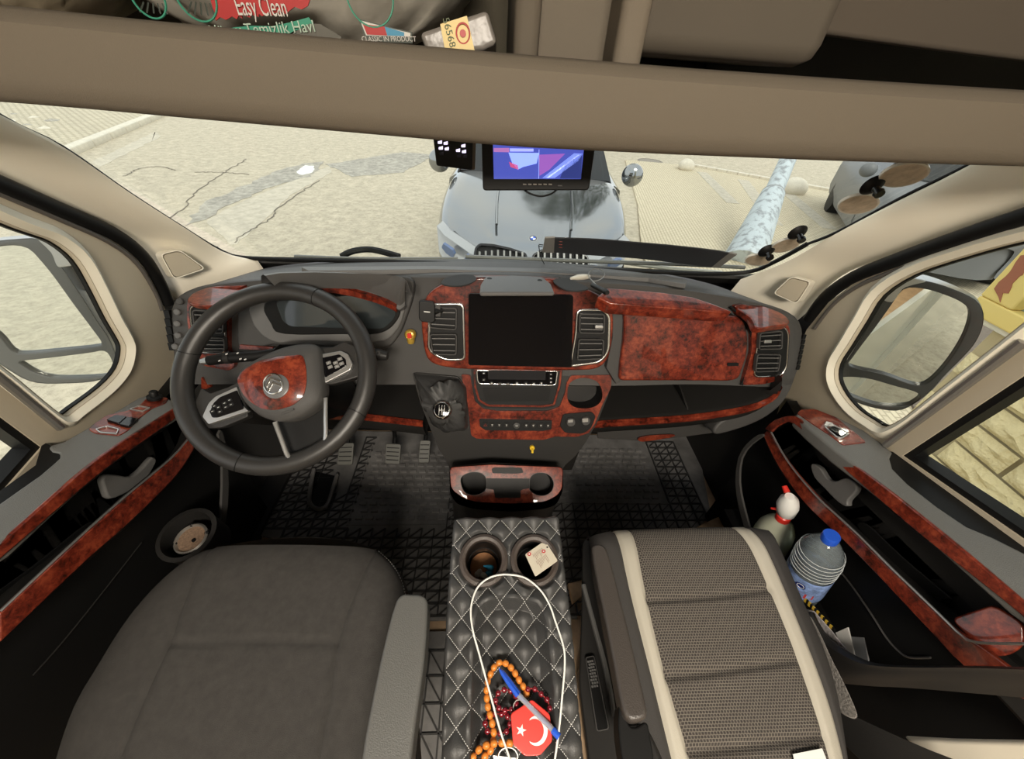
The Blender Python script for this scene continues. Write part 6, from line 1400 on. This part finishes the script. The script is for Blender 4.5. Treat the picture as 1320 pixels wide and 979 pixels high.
# suction discs
DISC = mat('brown_film_disc', (.46,.37,.27), .5, var=.25, vscale=60); RIMM = mat('clear_rim', (.62,.58,.50), .2)
def sdisc(c, ax_, bx_, label, knob=None):
    Wd = off(WS, .012); pts = on(Wd, [(c[0]+ax_[0]*cos(k*pi/18)+bx_[0]*sin(k*pi/18), c[1]+ax_[1]*cos(k*pi/18)+bx_[1]*sin(k*pi/18)) for k in range(36)])
    t = E('suction_disc', onp(Wd, *c), label, 'suction disc')
    slab('disc', inset(pts, WS[1], .003), WS[1], .003, DISC, t); ring('rim', pts, WS[1], .0035, .005, RIMM, t)
    if knob:
        k_ = onp(off(WS,.02), *knob); n_ = (WS[1]+V((0,0,.4))).normalized()
        lathe('suction_cup', k_-n_*.004, n_, [(.020,-.004),(.017,.0),(.008,.006)], RUB, t, 24); lathe('knob', k_, n_, [(.007,0),(.0055,.010),(.009,.014),(.008,.020)], GLOSS, t, 18)
sdisc((1107,264),(27,-6),(5,11),'round brown disc on the windscreen by the right pillar, second from the top',Y_ := Z('Y',(315,243))[0])
sdisc((1166,226),(33,-9),(6,13),'topmost and largest round brown disc on the windscreen')
sdisc((1013,317),(19,-6),(3,7),'small round disc with black suction cup, third down the right pillar',Q_((1215,45))[0])
sdisc((977,336),(17,-1),(1,7),'lowest small round disc in the right corner of the windscreen',Q_((1076,126))[0])
# ================================================================ REAR VIEW MONITOR AND REMOTE
U_ = lambda *p: Z('U', *p)
mc_ = atD(694, 215, .62); MN = (EYE-mc_).normalized(); MP = (mc_, MN)
mon = E('rear_view_monitor', mc_, 'small black camera monitor showing two blue parking views hanging under the shelf', 'monitor')
mq = on(MP, U_((352,-40),(1015,-15),(965,332),(362,334)))
slab('casing', rnd(mq, .006), MN, .022, BLACK, mon, .002, 3)
scq = on(off(MP,.0005), U_((418,-5),(945,12),(918,268),(425,268)))
BL = mat('screen_blue', (.045,.06,.30), .3, emit=1.1); scr = slab('screen', scq, MN, .002, BL, mon)
def scp(nm, px, col, e=1.0): return slab(nm, on(off(MP,.0012), U_(*px)), MN, .0005, mat(nm+'_m', col, .4, emit=e), scr)
scp('screen_shape', ((508,118),(682,120),(668,180),(590,200),(560,215),(530,180)), (.25,.35,.85)); scp('screen_red', ((510,170),(560,190),(565,215),(520,200)), (.40,.06,.16))
scp('screen_band', ((700,262),(880,122),(930,124),(905,165),(770,262)), (.16,.22,.62)); scp('screen_violet', ((682,130),(830,124),(740,215),(684,250)), (.22,.08,.35))
scp('screen_dark', ((830,180),(925,125),(920,265),(800,265)), (.02,.03,.14)); scp('screen_top', ((424,92),(512,92),(512,116),(424,114)), (.30,.12,.32)); scp('screen_top_white', ((516,94),(650,96),(650,112),(516,112)), (.30,.34,.75))
scp('screen_white_line', ((720,262),(905,130),(912,134),(735,262)), (.6,.65,.9)); scp('screen_divider', ((680,100),(683,100),(681,266),(678,266)), (.3,.35,.7))
for x in range(600, 760, 29):
    c = onp(off(MP,.001), *U_((x, 298))[0]); bm = bmesh.new(); add_box(bm, c, V((.0028,0,0)), V((0,0,.0009)), MN*.0005); fin(bm, 'button', SILV, mon)
bm = bmesh.new(); add_box(bm, onp(off(MP,.001), *U_((800,305))[0]), RX*.0034, DX*.0009, MN*.0004); fin(bm, 'maker_mark', SILV, mon)
tube('wire_bracket', cr([onp(off(MP,-.01), x, y) for x, y in U_((595,325),(625,348),(690,366),(750,352),(785,325))], 4, False), .0016, RUB, mon, 6)
slab('mount', on(off(MP,-.01), U_((600,-60),(760,-50),(740,60),(620,60))), MN, .03, BLACK, mon)
RP = (atD(583, 198, .60), (EYE-atD(583,198,.60)).normalized()); rmt = E('button_panel', RP[0], 'small black control box with eight lit keys left of the monitor', 'control box')
slab('casing', rnd(on(RP, U_((72,-40),(308,-10),(302,218),(100,192))), .003), RP[1], .018, BLACK, rmt, .001); slab('beige_side', rnd(on(off(RP,-.006), U_((300,-10),(326,0),(318,214),(296,218))), .001), RP[1], .02, LINER, rmt)
KEY = mat('lit_key', (.80,.72,.95), .4, emit=.9)
for x, y in U_((119,57),(152,62),(124,90),(158,94),(252,77),(222,103),(256,110),(228,136),(262,138),(128,122)):
    c = onp(off(RP,.0008), x, y); lit = y < 170+115/4.4 + .0 and not (x, y) in []
    slab('key', rnd([c+RX*a*.0032-DX*b*.0030 for a, b in ((-1,-1),(1,-1),(1,1),(-1,1))], .001), RP[1], .002, KEY if y < 196.4 else SOFT, rmt)
# ================================================================ THINGS ON THE OVERHEAD SHELF
def bag(name, x0, x1, y, z0, z1, m_, label, sd, depth=.10):
    t = E(name, ((x0+x1)/2, y, z0), label, 'bag'); random.seed(sd); ph_ = [random.uniform(0, 6) for _ in range(8)]
    bm = bmesh.new(); nu, nv = 70, 26; g = []
    for j in range(nv+1):
        r = []
        for i in range(nu):
            a_ = i/nu*2*pi; t_ = j/nv; s_ = sin(pi*min(max(t_, .03), .97))**.35
            cx = cos(a_); sy = sin(a_); cx = abs(cx)**.6*(1 if cx > 0 else -1); sy = abs(sy)**.7*(1 if sy > 0 else -1)
            wr = .006*sin(9*a_+5*t_+ph_[0])+.005*sin(17*a_-11*t_+ph_[1])+.004*sin(31*t_+6*a_+ph_[2])+.003*sin(25*a_+ph_[3]+14*t_)
            if sy < -.2: wr *= .35
            r.append(bm.verts.new(V(((x0+x1)/2+cx*(x1-x0)/2*s_+wr, y+depth+sy*depth*s_+wr, z0+(z1-z0)*t_+wr*.5))))
        g.append(r)
    for a, b in zip(g, g[1:]):
        for i in range(nu): bm.faces.new((a[i], a[(i+1) % nu], b[(i+1) % nu], b[i]))
    bm.faces.new(g[0]); bm.faces.new(g[-1]); fin(bm, 'bag_body', m_, t, sharp=180); return t
BAGW = mat('white_polybag', (.30,.28,.24), .4, bump=1, bscale=25); BAGB = mat('beige_polybag', (.26,.215,.15), .45, bump=1, bscale=25)
bx0, bx1 = atY(95, 20, .52).x, atY(612, 40, .52).x
wbag = bag('product_bag', bx0, bx1, .505, 1.342, 1.52, BAGW, 'white plastic bag with red and green Easy Clean print on the shelf', 3, .11)
bag('product_bag', atY(-250, 20, .52).x, atY(88, 20, .52).x, .51, 1.342, 1.50, BAGB, 'beige folded plastic bag at the far left end of the overhead shelf', 8, .10)
BF = plane((0,.4985,1.36), (0,-1,0)); A_ = lambda *p: Z('A', *p); B_ = lambda *p: Z('B', *p)
pr_ = E('x', (0,0,0)); bpy.data.objects.remove(pr_)
RB = mat('brush_red', (.34,.02,.02), .5); GB = mat('banner_green', (.03,.22,.14), .5); WT = mat('white_print', (.50,.48,.44), .5)
ro = []
for k in range(24):
    t_ = k/23; ro.append((800+t_*390+random.uniform(-8,8), -12+t_*(-20)+((k % 2)*10)))
lo__ = []
for k in range(24):
    t_ = k/23; lo__.append((1165-t_*330+random.uniform(-14,14), 35+t_*32+((k % 2)*12) - (12 if t_ < .2 else 0)))
slab('red_brush_print', on(BF, A_(*(ro+lo__))), BF[1], .0015, RB, wbag)
slab('green_banner', on(off(BF,.0004), A_((822,118),(900,104),(960,98),(1040,100),(1110,85),(1180,66),(1200,95),(1120,120),(1080,150),(1000,160),(900,152),(826,145))), BF[1], .0015, GB, wbag)
text('print_easy_clean', 'Easy Clean', .0190, onp(off(BF,.002), *A_((998,28))[0]), RX+V((0,0,-.02)), BF[1], WT, wbag, .0003, .56)
text('print_turkish', 'Yüzey Temizlik Havl', .0120, onp(off(BF,.0022), *A_((1005,112))[0]), V((1,0,.10)), BF[1], mat('pale_green_print', (.35,.45,.36), .6), wbag, .0003, 1.0)
for cx_, cy_, r__ in ((563,-12,62),(745,-18,75)):
    c = onp(off(BF,.0006), *A_((cx_, cy_))[0]); rr = (onp(BF, *A_((cx_+r__, cy_))[0])-onp(BF, *A_((cx_, cy_))[0])).length
    tube('green_circle_print', [c+V((cos(k*pi/16)*rr, 0, sin(k*pi/16)*rr)) for k in range(32)], .0009, GB, wbag, 5, True)
    for k in range(5): tube('circle_figure', [c+V(((k-2)*.006, 0, -rr*.75)), c+V(((k-2)*.004+.003, 0, -rr*.25))], .0007, mat('dark_print', (.05,.06,.05), .6) if k == 0 else bpy.data.materials['dark_print'], wbag, 4)
c = onp(off(BF,.0006), *B_((108,-15))[0]); tube('green_circle_print', [c+V((cos(k*pi/16)*.021, 0, sin(k*pi/16)*.021)) for k in range(32)], .0008, GB, wbag, 5, True)
slab('flag_print_frame', on(BF, B_((66,72),(205,108),(270,122),(272,166),(160,160),(92,150))), BF[1], .0012, bpy.data.materials['dark_print'], wbag)
slab('flag_print_white', on(off(BF,.0004), B_((72,78),(202,112),(264,126),(264,140),(95,136),(88,120))), BF[1], .001, WT, wbag)
slab('flag_print_red', on(off(BF,.0008), B_((82,92),(165,102),(175,136),(98,132))), BF[1], .001, RB, wbag); slab('flag_print_blue', on(off(BF,.0008), B_((165,102),(240,124),(240,138),(176,136))), BF[1], .001, mat('print_blue', (.05,.22,.35), .6), wbag)
text('print_strip', 'CLASSIC IN PRODUCT', .0052, onp(off(BF,.0012), *B_((182,150))[0]), RX, BF[1], WT, wbag, .0002)
# dark triangular wrap on the bag, foil parcel
slab('dark_wrap_print', on(off(BF,.0006), A_((1085,155),(1130,120),(1185,90),(1225,92),(1305,140),(1305,182),(1180,176))), BF[1], .0012, mat('dark_olive_print', (.09,.085,.07), .5), wbag)
fo = E('foil_parcel', atY(590, 45, .49), 'small foil wrapped parcel with a yellow label on the shelf edge', 'parcel')
FOIL = mat('foil_wrap', (.17,.155,.14), .35, bump=1, bscale=45); FPp = plane((0,.475,1.36), (.0,-1,.12))
fq = on(FPp, B_((298,125),(558,36),(597,165),(545,192),(330,214)))
fbk = slab('foil_body', fq, FPp[1], .06, FOIL, fo, .004, 3)
tf = [fq[0], fq[1], fq[1]+V((.005,.05,.03)), fq[0]+V((-.01,.05,.02))]
slab('paper_label', on(off(FPp,.0012), B_((378,92),(480,60),(512,205),(400,212))), FPp[1], .001, mat('yellow_label', (.55,.42,.16), .5), fo)
text('label_print', '56568', .0085, onp(off(FPp,.0016), *B_((412,125))[0]), V((.30,0,-1)), FPp[1], mat('green_black', (.06,.08,.03), .6), fo, .0002)
c = onp(off(FPp,.0016), *B_((465,128))[0]); tube('label_circle', [c+V((cos(k*pi/12)*.006, 0, sin(k*pi/12)*.007)) for k in range(24)], .0008, RB, fo, 5, True); lathe('label_dot', c, FPp[1], [(.0028,0),(.0028,.0008)], RB, fo, 14)
